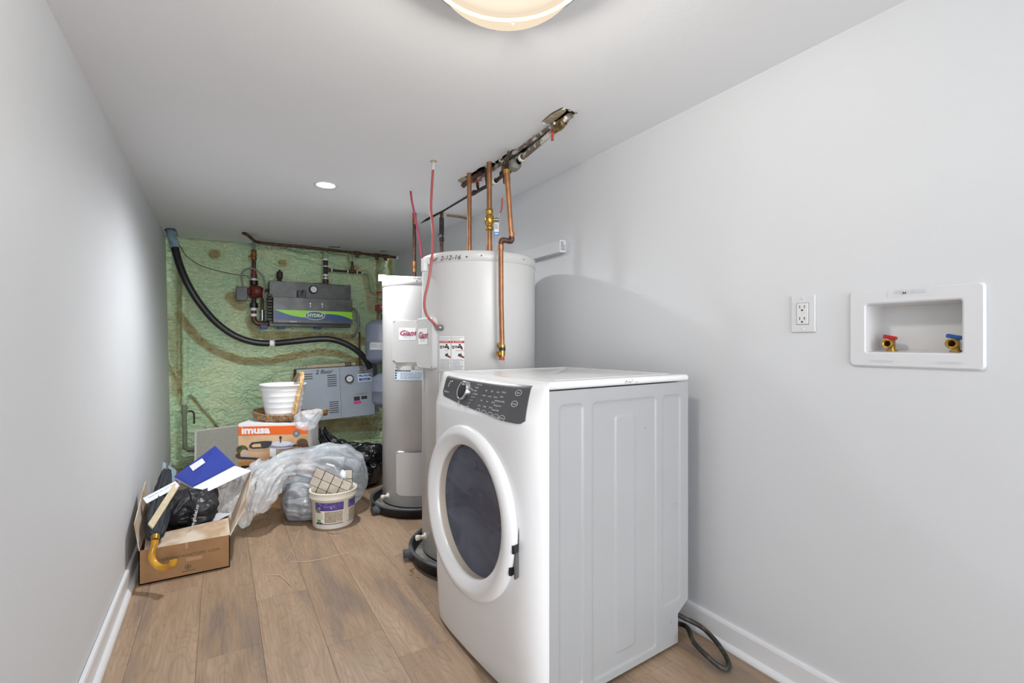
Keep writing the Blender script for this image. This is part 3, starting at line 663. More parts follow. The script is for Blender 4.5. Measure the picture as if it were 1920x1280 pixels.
tcn = nt.nodes.new('ShaderNodeTexCoord'); mp = nt.nodes.new('ShaderNodeMapping'); mp.inputs['Scale'].default_value = (1, 1, 2.2); nn = nt.nodes.new('ShaderNodeTexNoise'); nn.inputs['Scale'].default_value = 4.5; nn.inputs['Detail'].default_value = 7; nn.inputs['Distortion'].default_value = 1.2
nt.links.new(tcn.outputs['Object'], mp.inputs[0]); nt.links.new(mp.outputs[0], nn.inputs['Vector'])
rr = nt.nodes.new('ShaderNodeValToRGB'); e = rr.color_ramp.elements; e[0].position = .3; e[0].color = (*srgb(66, 73, 92), 1); e[1].position = .8; e[1].color = (*srgb(104, 110, 126), 1)
nt.links.new(nn.outputs['Fac'], rr.inputs[0]); nt.links.new(rr.outputs[0], b.inputs['Base Color'])
r2 = nt.nodes.new('ShaderNodeMapRange'); r2.inputs[3].default_value = .12; r2.inputs[4].default_value = .45; nt.links.new(nn.outputs['Fac'], r2.inputs[0]); nt.links.new(r2.outputs[0], b.inputs['Roughness'])
b.inputs['Alpha'].default_value = .93
MB().lathe([(RG+.004, -.022), (RG-.03, -.024), (RG-.08, -.028), (.08, -.033), (.0005, -.034)], mgl, dc, 96, axis=dax).build('door_glass', door)
MB().lathe([(RG-.001, .006), (RG+.003, -.024)], mat('ring_floor_reflection_tint', (196, 184, 170), .4), dc, 80, axis=dax).build('inner_ring', door)  # tan is the floor's reflection put into the ring colour
dr2 = MB().lathe([(.21, -.058), (.2, -.062), (.0005, -.063)], mat('drum_interior', (92, 92, 100), .3, metal=.5, var=.2), dc, 64, axis=dax).build('drum', t)
# hinge covers in the right edge of the door
for z in (.495, .425):
    c = DR(.350-RO*math.cos(math.asin(max(-1, min(1, (z-.527)/RO))))+.0, -.078, z)
    MB().box((-.004, -.012, -.012), (.004, .012, .012), M_black, M=Matrix.Translation(c) @ Matrix.Rotation(-TH-.6, 4, 'Z')).build('hinge_slot', door)
MB().box((-.003, -.008, -.055), (.003, .008, .055), M_rubber, M=Matrix.Translation(DR(.350-RO+.006, -.072, .46)) @ Matrix.Rotation(-TH-.6, 4, 'Z')).build('hinge', door)
for a, b2 in ((.06, .06), (W_-.06, .06), (.06, .55), (W_-.06, .55)):
    MB().lathe([(.016, 0), (.018, .004), (.01, .006), (.01, .03)], M_black, DR(a, b2, 0), 20).build('foot', t)
# scrap on top of the dryer
mb = MB(); c = [atZ(x, y, .9865) for x, y in ((1026, 699), (1040, 696), (1062, 692), (1058, 699), (1045, 700))]
for i, p in enumerate(c): p.z = .987+(.012 if i in (2, 3) else .0)
mb.poly(c, M_clear); mb.poly([p+Vector((0, 0, .0008)) for p in c][::-1], M_clear); o = mb.build('plastic_scrap'); tag(o, 'small crumpled scrap of clear film lying on top of the dryer', 'plastic scrap')
# power cord behind the dryer
P = [DR(.12, .625, .02), atZ(1281, 1172, .03), atZ(1300, 1205, .05), atZ(1322, 1228, .045), atZ(1345, 1245, .02), atZ(1362, 1252, .012), atZ(1366, 1244, .012), atZ(1358, 1224, .018), atZ(1340, 1200, .03), atZ(1322, 1183, .05), DR(.06, .64, .09), DR(.2, .68, .12)]
P[1:9] = [atZ(1283, 1172, .035), atZ(1300, 1202, .05), atZ(1322, 1226, .045), atZ(1344, 1245, .024), atZ(1360, 1253, .012), atZ(1367, 1245, .012), atZ(1358, 1224, .02), atZ(1338, 1197, .035)]
P[9] = atZ(1312, 1173, .05)
o = MB().tube(smooth_path(P, 8), .0085, M_cord, 12).build('power_cord'); tag(o, 'dusty thick black power cord looping on the floor behind the dryer', 'cord')
# ================================================================= TANKS
def tank(name, cxy, r, z0, z1, label, lobe):
    t = thing(name, (cxy[0], cxy[1], 0), label, 'water heater', group=None); b0 = (cxy[0], cxy[1], 0)
    MB().lathe([(.001, z0), (r-.012, z0), (r, z0+.01), (r, z1-.045)], M_tank, b0, 96).build('jacket', t)
    MB().lathe([(r+.0005, z1-.05), (r+.003, z1-.048), (r+.003, z1-.006), (r-.002, z1), (r-.02, z1+.002), (.001, z1+.004)], M_tank, b0, 96).build('top_cap', t)
    for k in range(8):
        a = math.radians(k*45+20); p = Vector((cxy[0]+(r+.003)*math.cos(a), cxy[1]+(r+.003)*math.sin(a), z1-.025))
        MB().lathe([(.0045, 0), (.004, .002), (.0005, .003)], M_steel, p, 10, axis=(math.cos(a), math.sin(a), 0)).build('screw', t)
    def fn(ac):
        def f(x, y, l):
            a = ac+x/r; rr_ = r+.0008+l; return Vector((cxy[0]+rr_*math.cos(a), cxy[1]+rr_*math.sin(a), y))
        return f
    return t, fn
def cam_ang(cxy, r, px):     # angle on a cylinder seen at image column px
    u = (px-CX)/F; d = Vector((u*CT+ST, -u*ST+CT)).normalized(); c = Vector(cxy); tt = d.dot(c); q = (c-d*tt).length
    h = math.sqrt(max(0, r*r-q*q)); p = d*(tt-h); return math.atan2(p.y-c.y, p.x-c.x)
def zpx(cxy, r, px, py):
    a = cam_ang(cxy, r, px); x, y = cxy[0]+r*math.cos(a), cxy[1]+r*math.sin(a); tt = x*ST+y*CT; return CH-(py-CY)/F*tt
BT = (1.171, 2.272); BR = .296; SM = (1.177, 3.169); SR = .25
big, bfn = tank('water_heater', BT, BR, .045, 1.535, 'large wide white cylindrical water heater behind the dryer', 0)
sml, sfn = tank('water_heater', SM, SR, .045, 1.522, 'slimmer white water heater standing nearer the foam wall', 0)
def access_panel(fn, r, cxy, a0, a1, z0, z1, dep, tt, logo, lx, curved=False, name='access_cover'):
    mb = MB(); nu = 12; am = (a0+a1)/2
    def P(s, z, l):
        a = a0+(a1-a0)*s
        rr_ = r+l if curved else (r*math.cos((a1-a0)/2)+dep+(l-dep))/math.cos(a-am)*1.0
        return Vector((cxy[0]+rr_*math.cos(a), cxy[1]+rr_*math.sin(a), z))
    # rounded-rectangle extruded plate
    ring = rrect(0, z0, abs(a1-a0)*r, z1, .018); outer = [P(x/(abs(a1-a0)*r), z, 0) for x, z in ring]; top = [P(x/(abs(a1-a0)*r), z, dep-.004) for x, z in ring]
    inn = rrect(.005, z0+.005, abs(a1-a0)*r-.005, z1-.005, .016); tp = [P(x/(abs(a1-a0)*r), z, dep) for x, z in inn]; n = len(ring)
    mb.add(outer+top+tp, [(k*n+i, k*n+(i+1) % n, (k+1)*n+(i+1) % n, (k+1)*n+i) for k in range(2) for i in range(n)], M_tank)
    # face as vertical strips
    N = 14; vs = []; L = abs(a1-a0)*r
    for i in range(N+1):
        x = .005+(L-.01)*i/N; d = min(x-.005, L-.005-x); c = max(0, .016-d); off = .016-math.sqrt(max(0, .016**2-c*c)) if d < .016 else 0
        vs += [P(x/L, z0+.005+off, dep), P(x/L, z1-.005-off, dep)]
    mb.add(vs, [(2*i, 2*i+2, 2*i+3, 2*i+1) for i in range(N)], M_tank)
    o = mb.build(name, tt)
    if logo:
        zl = logo; D = Decal(lambda x, y, l: P((L/2+lx+x)/L, zl+y, dep+.0008+l), .0004)
        D.rect(-.052, -.045, .052, .034, M_label, 0, 8).text('Giant', 0, 0, .043, M_mag, shear=.35, sx=1.1, bold=.0008, l=3).rect(-.03, -.017, .04, -.0145, M_mag, 3, 4).text('hydrocanada', 0, -.027, .0095, M_teal, l=3)
        D.build('logo_label', o)
    return o
# slim heater: cover, lower cover, labels
a0 = cam_ang(SM, SR, 741); a1 = cam_ang(SM, SR, 794)
z_t = zpx(SM, SR+.03, 765, 599); z_b = zpx(SM, SR+.03, 765, 681)
access_panel(sfn, SR, SM, a0, a0+.95, z_b, z_t, .028, sml, zpx(SM, SR+.03, 765, 624), -.028)
a0b = cam_ang(SM, SR, 744); access_panel(sfn, SR, SM, a0b, a0b+.9, zpx(SM, SR, 765, 930), zpx(SM, SR, 765, 846), .012, sml, None, 0, curved=True)
D = Decal(sfn(cam_ang(SM, SR, 739)), .0006); zt, zb_ = zpx(SM, SR, 760, 686), zpx(SM, SR, 760, 713); H_ = zt-zb_
D.rect(0, zb_, .26, zt, M_labelb, 1, 16).rect(.0, zt-.022, .26, zt, M_labelt, 2, 16).text('Giant', .02, zt-.01, .014, M_lred, l=3, shear=.3)
D.lines(.01, zt-.035, .12, zt-.025, 1, M_inkd, 3, 3).lines(.05, zb_+.008, .25, zt-.04, 6, M_ink, 3, 5, .25)
for k in range(4): D.rect(.008, zb_+.01+.016*k, .022, zb_+.019+.016*k, M_inkd, 3)
D.ell(.135, zt-.011, .010, .010, M_inkd, 3).ell(.135, zt-.011, .006, .006, M_labelt, 4)
D.rect(0, zb_, .26, zb_+.0012, M_ink, 3, 16).rect(0, zb_, .0012, zt, M_ink, 3); D.build('rating_label', sml)
D = Decal(sfn(cam_ang(SM, SR, 780)), .0009); D.text('1 étage', 0, zpx(SM, SR, 780, 520), .028, M_inkd, shear=.3, l=6, sx=1.1); D.build('handwriting', sml)
# big heater
a0 = cam_ang(BT, BR, 818.5)-.60; zt, zb_ = zpx(BT, BR+.03, 812, 594), zpx(BT, BR+.03, 812, 693)
access_panel(bfn, BR, BT, a0, a0+.62, zb_, zt, .03, big, zpx(BT, BR+.03, 800, 628), -.012)
zt, zb_ = zpx(BT, BR, 812, 698), zpx(BT, BR, 812, 737)
D = Decal(bfn(cam_ang(BT, BR, 796)), .0006); wl = (cam_ang(BT, BR, 823)-cam_ang(BT, BR, 796))*BR
D.rect(0, zb_, wl, zt, M_labelb, 1, 10).rect(wl*.3, zt-.02, wl*.97, zt-.004, M_labelt, 2, 6).lines(.008, zb_+.01, wl-.008, zt-.028, 8, M_ink, 3, 9, .25)
for x in (wl*.35, wl*.93): D.rect(x-.006, zt-.02, x+.004, zt-.004, M_inkd, 3)
D.rect(0, zb_, wl, zb_+.001, M_ink, 3, 8).rect(wl-.001, zb_, wl, zt, M_ink, 3).rect(0, zt-.001, wl, zt, M_ink, 3, 8); D.build('rating_label', big)
for k, (x0p, x1p, word, sd) in enumerate(((824.5, 845.5, 'HOT', 11), (846.5, 871, 'SCALDING', 17))):
    D = Decal(bfn(cam_ang(BT, BR, x0p)), .0006); wl = (cam_ang(BT, BR, x1p)-cam_ang(BT, BR, x0p))*BR; zt, zb_ = zpx(BT, BR, 848, 630), zpx(BT, BR, 848, 695); h = zt-zb_
    D.rect(0, zb_, wl, zt, M_labelt, 1, 6).rect(.001, zb_+.001, wl-.001, zt-.001, M_label, 2, 6)
    D.lines(.004, zt-.02, wl-.004, zt-.004, 3, M_ink, 3, sd, .3).rect(.001, zt-.033, wl-.001, zt-.022, M_lred, 3, 6).text('DANGER', wl*.58, zt-.0275, .0085, M_label, l=4)
    D.poly([(wl*.12, zt-.031), (wl*.24, zt-.031), (wl*.18, zt-.024)], M_label, 4)
    D.ell(wl*.16, zt-.052, .007, .008, M_inkd, 3).ell(wl*.16, zt-.052, .003, .003, M_label, 4).ell(wl*.38, zt-.05, .005, .007, M_ink, 3)
    D.poly([(wl*.45, zt-.048), (wl*.82, zt-.046), (wl*.9, zt-.062), (wl*.76, zt-.062), (wl*.72, zt-.055), (wl*.5, zt-.057)], M_inkd, 3).rect(wl*.58, zt-.046, wl*.74, zt-.037, M_inkd, 3)
    D.text(word, wl*.68, zt-.068, .009, M_lred, l=3)
    D.poly([(wl*.5, zt-.092), (wl*.62, zt-.079), (wl*.66, zt-.085), (wl*.8, zt-.078), (wl*.78, zt-.088), (wl*.98, zt-.097), (wl*.98, zt-.104), (wl*.7, zt-.098)], M_inkd, 3)
    D.rect(wl*.7, zt-.097, wl*.9, zt-.092, M_lred, 4)
    D.lines(.005, zb_+.004, wl-.004, zt-.108, 10, M_inkd, 3, sd+3, .32)
    D.build('danger_label', big)
D = Decal(bfn(cam_ang(BT, BR, 833)), .0012); zz_ = zpx(BT, BR, 835, 483)
D.text('Cloor  2-12-16  •', .0, zz_-.004, .03, M_inkd, l=6, shear=.3, sx=1.15); tag(D.build('handwriting', big), kind='stuff')
ca = cam_ang(BT, BR, 828); cp = Vector((BT[0]+(BR)*math.cos(ca), BT[1]+BR*math.sin(ca), zpx(BT, BR+.02, 827, 614)))
MB().lathe([(.015, -.002), (.015, .014), (.012, .022), (.008, .026), (.0005, .026)], M_steel, cp, 20, axis=(math.cos(ca), math.sin(ca), 0)).build('cable_connector', big)
cpe = cp+Vector((math.cos(ca), math.sin(ca), 0))*.024
# drain pans
def pan(cxy, r, label, fp, fitr):
    t = thing('drain_pan', (cxy[0], cxy[1], 0), label, 'drain pan'); b0 = (cxy[0], cxy[1], 0)
    MB().lathe([(.001, .001), (r-.02, .001), (r-.012, .01), (r-.006, .058), (r+.002, .064), (r+.008, .06), (r+.006, .054), (r, .05), (r-.006, .006), (.001, .0035)][::-1], M_pand, b0, 80).build('tray', t)
    MB().lathe([(r-.008, .060), (r-.004, .068), (r+.006, .069), (r+.012, .062), (r+.008, .056)], M_pan, b0, 80).build('rim', t)
    MB().lathe([(.001, .011), (r-.014, .011)], M_dust, b0, 60).build('dust', t)
    a = cam_ang(cxy, r, fp); p = Vector((cxy[0]+(r-.01)*math.cos(a), cxy[1]+(r-.01)*math.sin(a), .032)); d = (math.cos(a), math.sin(a), 0)
    MB().lathe([(.028, 0), (.028, .022), (.022, .024), (.022, .05), (.017, .05), (.016, .0)], M_pan, p, 24, axis=d).build('outlet_fitting', t)
    return t
pan(BT, .352, 'grey drain pan with dust inside under the large water heater', 771, .02); pan(SM, .32, 'black drain pan with open outlet stub under the slimmer water heater', 708, .02)
MB().lathe([(BR-.004, .012), (BR-.002, .045)], M_tank, (BT[0], BT[1], 0), 60).build('base_ring', big); MB().lathe([(SR-.004, .012), (SR-.002, .045)], M_tank, (SM[0], SM[1], 0), 60).build('base_ring', sml)
# drain cocks
for (cxy, r, px, tt) in ((SM, SR, 727, sml), (BT, BR, 797, big)):
    a = cam_ang(cxy, r, px); d = Vector((math.cos(a), math.sin(a), 0)); p = Vector((cxy[0], cxy[1], .135 if tt is big else .105))+d*(r-.004)
    MB().lathe([(.018, 0), (.018, .006), (.009, .008), (.009, .03), (.013, .032), (.013, .05), (.009, .052), (.0005, .052)], M_cream, p, 20, axis=d).build('drain_cock', tt)
# white overflow pipes with elbows lying on the tank tops
zt = 1.526
pl = [atZ(*q, z_) for q, z_ in (((795, 516), zt+.02), ((715, 516), zt+.018))]
def whitepipe(p0, p1, drop, label):
    o = MB().tube([p0, p1], .0125, M_white, 16).tube([p1+(p1-p0).normalized()*.004, p1-(p1-p0).normalized()*.03], .0165, M_white, 16).tube([p1-Vector((0, 0, -.015)), p1-Vector((0, 0, drop))], .0165, M_white, 16).build('overflow_pipe')
    tag(o, label, 'pipe')
t1 = 3.10; whitepipe(wp(794, 522, 3.32), wp(714, 519, 3.28), .03, 'white plastic elbow pipe lying across the top of the slimmer water heater')
whitepipe(wp(826, 486, 2.36), wp(796, 491, 2.36), .045, 'short white plastic elbow on the left rim of the large water heater')
# ================================================================= COPPER AND OLD PIPES ABOVE THE TANKS
def pipe(name, pts, r, m, label, cat='pipe', rings=(), mring=None, n=14):
    t = thing(name, Vector(pts[-1]), label, cat)
    MB().tube(pts, r, m, n).build('tube', t)
    for p, d, rr_, L in rings:
        d = Vector(d).normalized(); MB().tube([Vector(p)-d*L/2, Vector(p)+d*L/2], rr_, mring or m, n).build('coupling', t)
    return t
Zv = (0, 0, 1); ztop = 1.536
pA = atZ(880, 335, ZC+.03); pA = wp(880, 330, 2.62)
pipe('copper_riser', [(pA.x, pA.y, ZC+.04), (pA.x, pA.y, ztop)], .0125, M_copper, 'bright copper pipe rising to the ceiling, leftmost of the three above the tank', rings=[((pA.x, pA.y, ZC-.03), Zv, .0145, .03), ((pA.x, pA.y, ztop+.075), Zv, .0145, .04)])
pB = wp(917.5, 330, 2.46)
tB = pipe('copper_riser', [(pB.x, pB.y, ZC+.04), (pB.x, pB.y, ztop)], .0135, M_copper, 'copper pipe with brass ball valve and red lever, middle of three above tank', rings=[((pB.x, pB.y, ztop+.05), Zv, .0155, .03)])
vz = CH-(412-CY)/F*2.46
vb = MB(); vb.lathe([(.014, -.056), (.0195, -.054), (.0195, -.034), (.015, -.03), (.018, -.026), (.024, -.012), (.024, .012), (.018, .026), (.015, .03), (.0195, .034), (.0195, .054), (.014, .056)], M_brass, (pB.x, pB.y, vz), 20)
side_d = Vector((CT, -ST, 0)); vb.tube([Vector((pB.x, pB.y, vz)), Vector((pB.x, pB.y, vz))+side_d*.042], .009, M_brass, 12)
vv = vb.build('ball_valve', tB); e = Vector((pB.x, pB.y, vz))+side_d*.04
MB().tube([e-side_d*.006, e+side_d*.006], .011, M_steel, 8).tube([e, e+side_d*.012+Vector((0, 0, .03)), e+side_d*.02+Vector((0, 0, .045))], .004, M_steel, 8).build('valve_stem', vv)
MB().tube([e+side_d*.014+Vector((0, 0, .035)), e+side_d*.024+Vector((0, 0, .055)), e+side_d*.026+Vector((0, 0, .11))], [.007, .009, .0085], M_redh, 12, flat=.45).build('lever', vv)
tg = wp(931, 428, 2.42); D = Decal(plane_fn(tg, (CT, -ST, 0), (0, 0, 1)), .0006)
tl = thing('valve_tag', tg, 'small paper tag with blue base hanging from the middle brass valve', 'tag')
MB().slab([tg+side_d*x+Vector((0, 0, z)) for x, z in ((-.011, -.024), (.011, -.024), (.011, .028), (-.011, .028))], .001, M_label).build('card', tl)
D.lines(-.009, -.004, .009, .024, 5, M_ink, 1, 3).rect(-.012, -.036, .012, -.018, M_stkb, 2).rect(-.008, -.03, .008, -.024, M_label, 3).build('print', tl)
MB().tube([e, tg+Vector((0, 0, .028))], .0008, M_thread, 6).build('string', tl)
tB2 = 2.22
pc = [wp(950, 322, tB2), wp(953, 360, tB2), wp(957, 420, tB2), wp(959, 444, tB2), wp(959.5, 449, tB2), wp(957, 452, tB2), wp(944, 450, tB2), wp(940, 452, tB2), wp(939, 458, tB2), wp(939.5, 560, tB2), wp(941.5, 650, tB2)]
tC = thing('copper_discharge_pipe', wp(941, 675, tB2), 'copper pipe stepping sideways then running down the front of the large tank', 'pipe')
MB().tube(smooth_path(pc[:4], 3), .0115, M_copper, 14).build('tube', tC); MB().tube(smooth_path(pc[3:9], 4), .0125, M_oldcop, 14).build('elbow', tC); MB().tube(pc[8:], .0115, M_copper, 14).build('tube', tC)
for i, q in ((0, (950, 322)), (1, (959, 440)), (2, (939, 464))): MB().tube([wp(q[0], q[1]-4, tB2), wp(q[0], q[1]+4, tB2)], .0142, M_copper if i else M_brass, 14).build('coupling', tC)
bv = MB(); bv.tube([wp(941.5, 646, tB2), wp(941, 668, tB2)], .0145, M_brass, 6).tube([wp(941.5, 651, tB2), wp(941.5, 657, tB2)], .0155, M_black, 14).tube([wp(941.5, 666, tB2), wp(936, 665, tB2-.01)], .011, M_brass, 12)
bv.lathe([(.012, 0), (.013, .008), (.009, .012), (.006, .005), (.0005, .004)], M_brass, wp(936, 663, tB2-.012), 16, axis=(-CT-.3, ST-1, 0)); bv.build('relief_valve', tC)
MB().tube([wp(941, 669, tB2), wp(940.5, 675, tB2)], .0125, M_lred, 12).build('red_cap', tC)
MB().lathe([(.012, 0), (.012, .012), (.006, .014), (.0005, .014)], M_brass, Vector((BT[0]+BR*math.cos(cam_ang(BT, BR, 936)), BT[1]+BR*math.sin(cam_ang(BT, BR, 936)), zpx(BT, BR, 936, 647))), 16, axis=(-.4, -1, 0)).build('stub', tC)
MB().tube([wp(941, 660, tB2), wp(941, 660, tB2+.06)], .009, M_brass, 12).build('stub', tC)
# overhead run of old pipe with valves along the ceiling slot
def cs(px, py, d=.035): return atZ(px, py, ZC-d)
t = thing('overhead_pipe_run', cs(975, 290), 'long tarnished pipe run with valves hanging along the ceiling slot', 'pipe')
MB().tube(smooth_path([cs(1074, 213, -.02), cs(1062, 222, .02), cs(1040, 244), cs(1010, 270), cs(978, 297)], 4), .0125, M_splat, 14).build('tube', t)
MB().tube([cs(1038, 232, .0), cs(1000, 260, .0), cs(965, 285, .0), cs(925, 316, .0), cs(890, 338, 0)], .011, M_splat, 12).build('tube', t)
MB().lathe([(.012, -.04), (.0165, -.038), (.0165, -.024), (.014, -.02), (.02, -.011), (.02, .011), (.014, .02), (.0165, .024), (.0165, .038), (.012, .04)], M_oldbrass, cs(1049, 235), 20, axis=cs(1062, 224)-cs(1030, 251)).build('ball_valve', t)
rv = cs(1036, 236, .02); MB().tube([cs(1040, 231, .03), rv], .006, M_steel, 10).build('valve_stem', t)
MB().tube([rv, rv+Vector((0, 0, -.012)), rv+Vector((0.0, 0, -.06))], [.006, .009, .0085], M_redh, 12, flat=.5).build('lever', t)
MB().lathe([(.014, -.014), (.017, -.012), (.017, .012), (.014, .014)], M_cream, cs(978, 296), 16, axis=cs(1010, 270)-cs(978, 297)).build('white_union', t)
g = cs(965, 309, .05); ax = cs(985, 292)-cs(945, 325)
MB().lathe([(.001, -.035), (.024, -.033), (.03, -.02), (.03, .015), (.022, .03), (.014, .032), (.014, .05)], mat('old_zinc', (150, 150, 140), .5, metal=.4, var=.3, scale=40), g, 24, axis=ax).build('pressure_regulator', t)
mv = cs(950, 321, .055); vb = MB(); vb.tube([mv+Vector((0, 0, .05)), mv-Vector((0, 0, .06))], .0165, M_oldcop, 14).tube([mv-ax.normalized()*.05, mv+ax.normalized()*.05], .02, M_oldcop, 14)
vb.lathe([(.018, 0), (.024, .005), (.024, .022), (.016, .026), (.0005, .026)], M_oldcop, mv+Vector((-.01, -.012, 0)), 18, axis=(-.5, -.8, 0)); vb.build('mixing_valve', t)
MB().tube([mv+Vector((0, 0, .06)), mv+Vector((.0, 0, .02))], .021, M_brass, 6).build('hex_nut', t); MB().tube([mv-Vector((0, 0, .03)), mv-Vector((0, 0, .062))], .0185, M_brass, 6).build('hex_nut', t)
MB().tube([cs(955, 285, .01), cs(950, 300, .05), cs(949, 315, .055)], .009, M_iron, 10).build('tube', t)
P2 = [cs(944, 327, .06), cs(926, 342, .065), cs(905, 353, .07), cs(888, 363, .06), cs(877, 368, .045)]
MB().tube(smooth_path(P2, 3), .0095, M_iron, 12).build('tube', t)
MB().lathe([(.013, -.014), (.018, -.012), (.018, .012), (.013, .014)], M_cream, cs(928, 340, .065), 16, axis=P2[0]-P2[1]).build('white_union', t)
MB().tube([cs(912, 312, .0), cs(912, 332, .05), cs(914, 348, .067)], .009, M_iron, 10).build('tube', t)
MB().tube([cs(897, 356, .07), cs(895, 346, .03)], .008, M_iron, 10).tube([cs(898, 346, .036), cs(893, 346, .036)], .013, M_iron, 8).build('gate_valve', t)
MB().tube([cs(903, 337, .02), cs(893, 341, .025), cs(886, 342, .025)], .0065, M_lred, 10, flat=.6).build('lever', t)
MB().lathe([(.0005, -.014), (.012, -.012), (.015, 0), (.012, .014), (.0005, .016)], M_iron, cs(889, 361, .06), 14, axis=P2[0]-P2[1]).build('tee', t)
MB().tube([cs(868, 349, .02), cs(872, 344, .01), cs(890, 330, 0), cs(905, 320, -.01)], .013, M_oldcop, 12).build('tube', t)
# thin steel line in the slit
o = MB().tube([cs(790, 417, -.004), cs(830, 396, .0), cs(874, 370, .006)], .006, M_iron, 10).build('steel_line'); tag(o, 'thin dark steel line lying in the narrow ceiling slit', 'pipe')
# old pipes to the slim heater
a_ = wp(777, 500, 3.42); pipe('rusty_riser', [(a_.x, a_.y, ZC+.03), (a_.x, a_.y, 1.52)], .0125, M_oldcop, 'rusty brown riser pipe at the left of the slim heater top, nearest the foam wall', rings=[((a_.x, a_.y, 1.66), Zv, .0155, .04), ((a_.x, a_.y, 1.62), Zv, .014, .03), ((a_.x, a_.y, ZC-.04), Zv, .0145, .08)], mring=M_copper)
a_ = wp(828, 470, 3.4); tt = pipe('black_riser', [(a_.x, a_.y, ZC+.03), (a_.x, a_.y, 1.52)], .0125, M_oldcop, 'black painted pipe with small valve rising behind the large tank', rings=[((a_.x, a_.y, ZC-.1), Zv, .0165, .12), ((a_.x, a_.y, ZC-.19), Zv, .017, .03)], mring=M_iron)
MB().lathe([(.0005, .0), (.014, .002), (.014, .02), (.006, .022), (.0005, .03)], M_steel, (a_.x-.012, a_.y-.012, ZC-.17), 16, axis=(-.6, -.8, 0)).build('drain_cap', tt)
o = MB().tube([atZ(838, 404, ZC-.012), atZ(862, 407, ZC-.012), atZ(884, 412, ZC-.012)], .007, M_joist, 8).build('thin_rusty_line'); tag(o, 'thin rusty white-stained line clipped under the ceiling behind the copper pipes', 'pipe')
# electric cables
P = [atZ(813, 300, ZC+.02), atZ(813, 303, ZC-.004), wp(811, 330, 2.40), wp(809, 365, 2.38), wp(808, 392, 2.36), wp(811, 420, 2.33), wp(812, 450, 2.3), wp(809, 490, 2.27), wp(803, 530, 2.26), wp(797, 555, 2.26), wp(796, 575, 2.27), wp(801, 592, 2.28), wp(812, 604, 2.29), cpe]
t = thing('red_cable', P[1], 'faded red electric cable hanging from ceiling to the large tank cover', 'cable')
MB().tube(smooth_path(P, 5), .0062, M_pex, 10, flat=.6).build('cable_sheath', t)
MB().tube([P[0], P[1], wp(812, 318, 2.41)], .0066, M_white, 10, flat=.7).build('white_sleeve', t)
tag(MB().lathe([(.006, 0), (.016, 0), (.016, -.003), (.006, -.003)], M_board, (P[1].x, P[1].y, ZC), 14).build('ceiling_hole_rim', t), None)
P = [atZ(770, 357, ZC+.02), atZ(770, 358, ZC-.004), wp(772, 375, 2.92), wp(776, 395, 2.94), wp(781, 420, 2.96), wp(787, 450, 2.98), wp(791, 480, 3.0), wp(794, 505, 3.02), wp(799, 540, 3.0), wp(804, 565, 2.98)]
t = thing('crimson_cable', P[1], 'thin crimson electric cable slanting down behind the two tanks', 'cable')
MB().tube(smooth_path(P, 4), .0062, M_pexp, 10, flat=.6).build('cable_sheath', t); MB().tube([P[0], P[1], wp(771, 369, 2.92)], .0066, M_white, 10).build('white_sleeve', t)
# ================================================================= BOILERS ON THE FOAM WALL
def yb(px, py, y): return atY(px, py, y)
# upper black boiler
YF = 4.90; YC = 4.77; roll = -.012
A, B = yb(505, 527, YF), yb(658, 533.5, YF); C_, D_ = yb(510, 613, YF), yb(659, 612.5, YF)
x0, x1, z0, z1 = A.x, B.x, (C_.z+D_.z)/2, (A.z+B.z)/2
t = thing('electric_boiler', ((x0+x1)/2, YB, z0), 'black wall boiler with green and blue HYDRA band and round gauge', 'boiler')
MB().box((x0, YF, z0), (x1, YB-.005, z1), M_hyd, bev=.003).build('rear_casing', t)
A, B = yb(512, 557, YC), yb(661, 561, YC); C_, D_ = yb(512, 605, YC), yb(661, 607, YC); cx0, cx1, cz0, cz1 = A.x, B.x, (C_.z+D_.z)/2, (A.z+B.z)/2
cv = MB().box((cx0, YC, cz0), (cx1, YF, cz1), M_hyd, bev=.003).build('front_cover', t)
L = cx1-cx0; D = Decal(plane_fn((cx0, YC, cz0), (1, 0, 0), (0, 0, 1)), .0008); hs = (cz1-cz0)
y0, y1 = hs*.12, hs*.50
D.rect(.012, y0, L-.002, y1, M_navy, 1)
top = [(.012+(L-.014)*i/24, y1) for i in range(25)]
def wave(s): return y1-(y1-y0)*(.72*math.sin(min(1, s/.38)*math.pi/2) if s < .38 else (.72-.42*(.5-.5*math.cos((s-.38)/.3*math.pi)) if s < .68 else .30+.55*((s-.68)/.32)**2.2))
bot = [(.012+(L-.014)*i/24, wave(i/24)) for i in range(25)]
for i in range(24): D.poly([bot[i], bot[i+1], top[i+1], top[i]], M_lime, 2)
D.ell(L*.51, (y0+y1)/2, .088, .04, M_label, 3).ell(L*.51, (y0+y1)/2, .084, .036, M_navy, 4).text('HYDRA', L*.51, (y0+y1)/2, .043, M_label, l=5, shear=.1, bold=.0018, sx=.95).text('HYDRA', L*.51, (y0+y1)/2, .043, M_lime, l=6, shear=.1, bold=-.0002, sx=.95)
D.rect(.0, y0*.98, L, y0, M_ink, 1).lines(L*.2, y0*.3, L*.33, y0*.62, 1, M_label, 2, 5)
for x in (.45, .6): D.ell(L*x, hs*.78, .006, .008, M_label).rect(L*x-.003, hs*.69, L*x+.003, hs*.71, M_label).ell(L*x, hs*.66, .004, .005, M_label)
D.build('printed_band', cv)
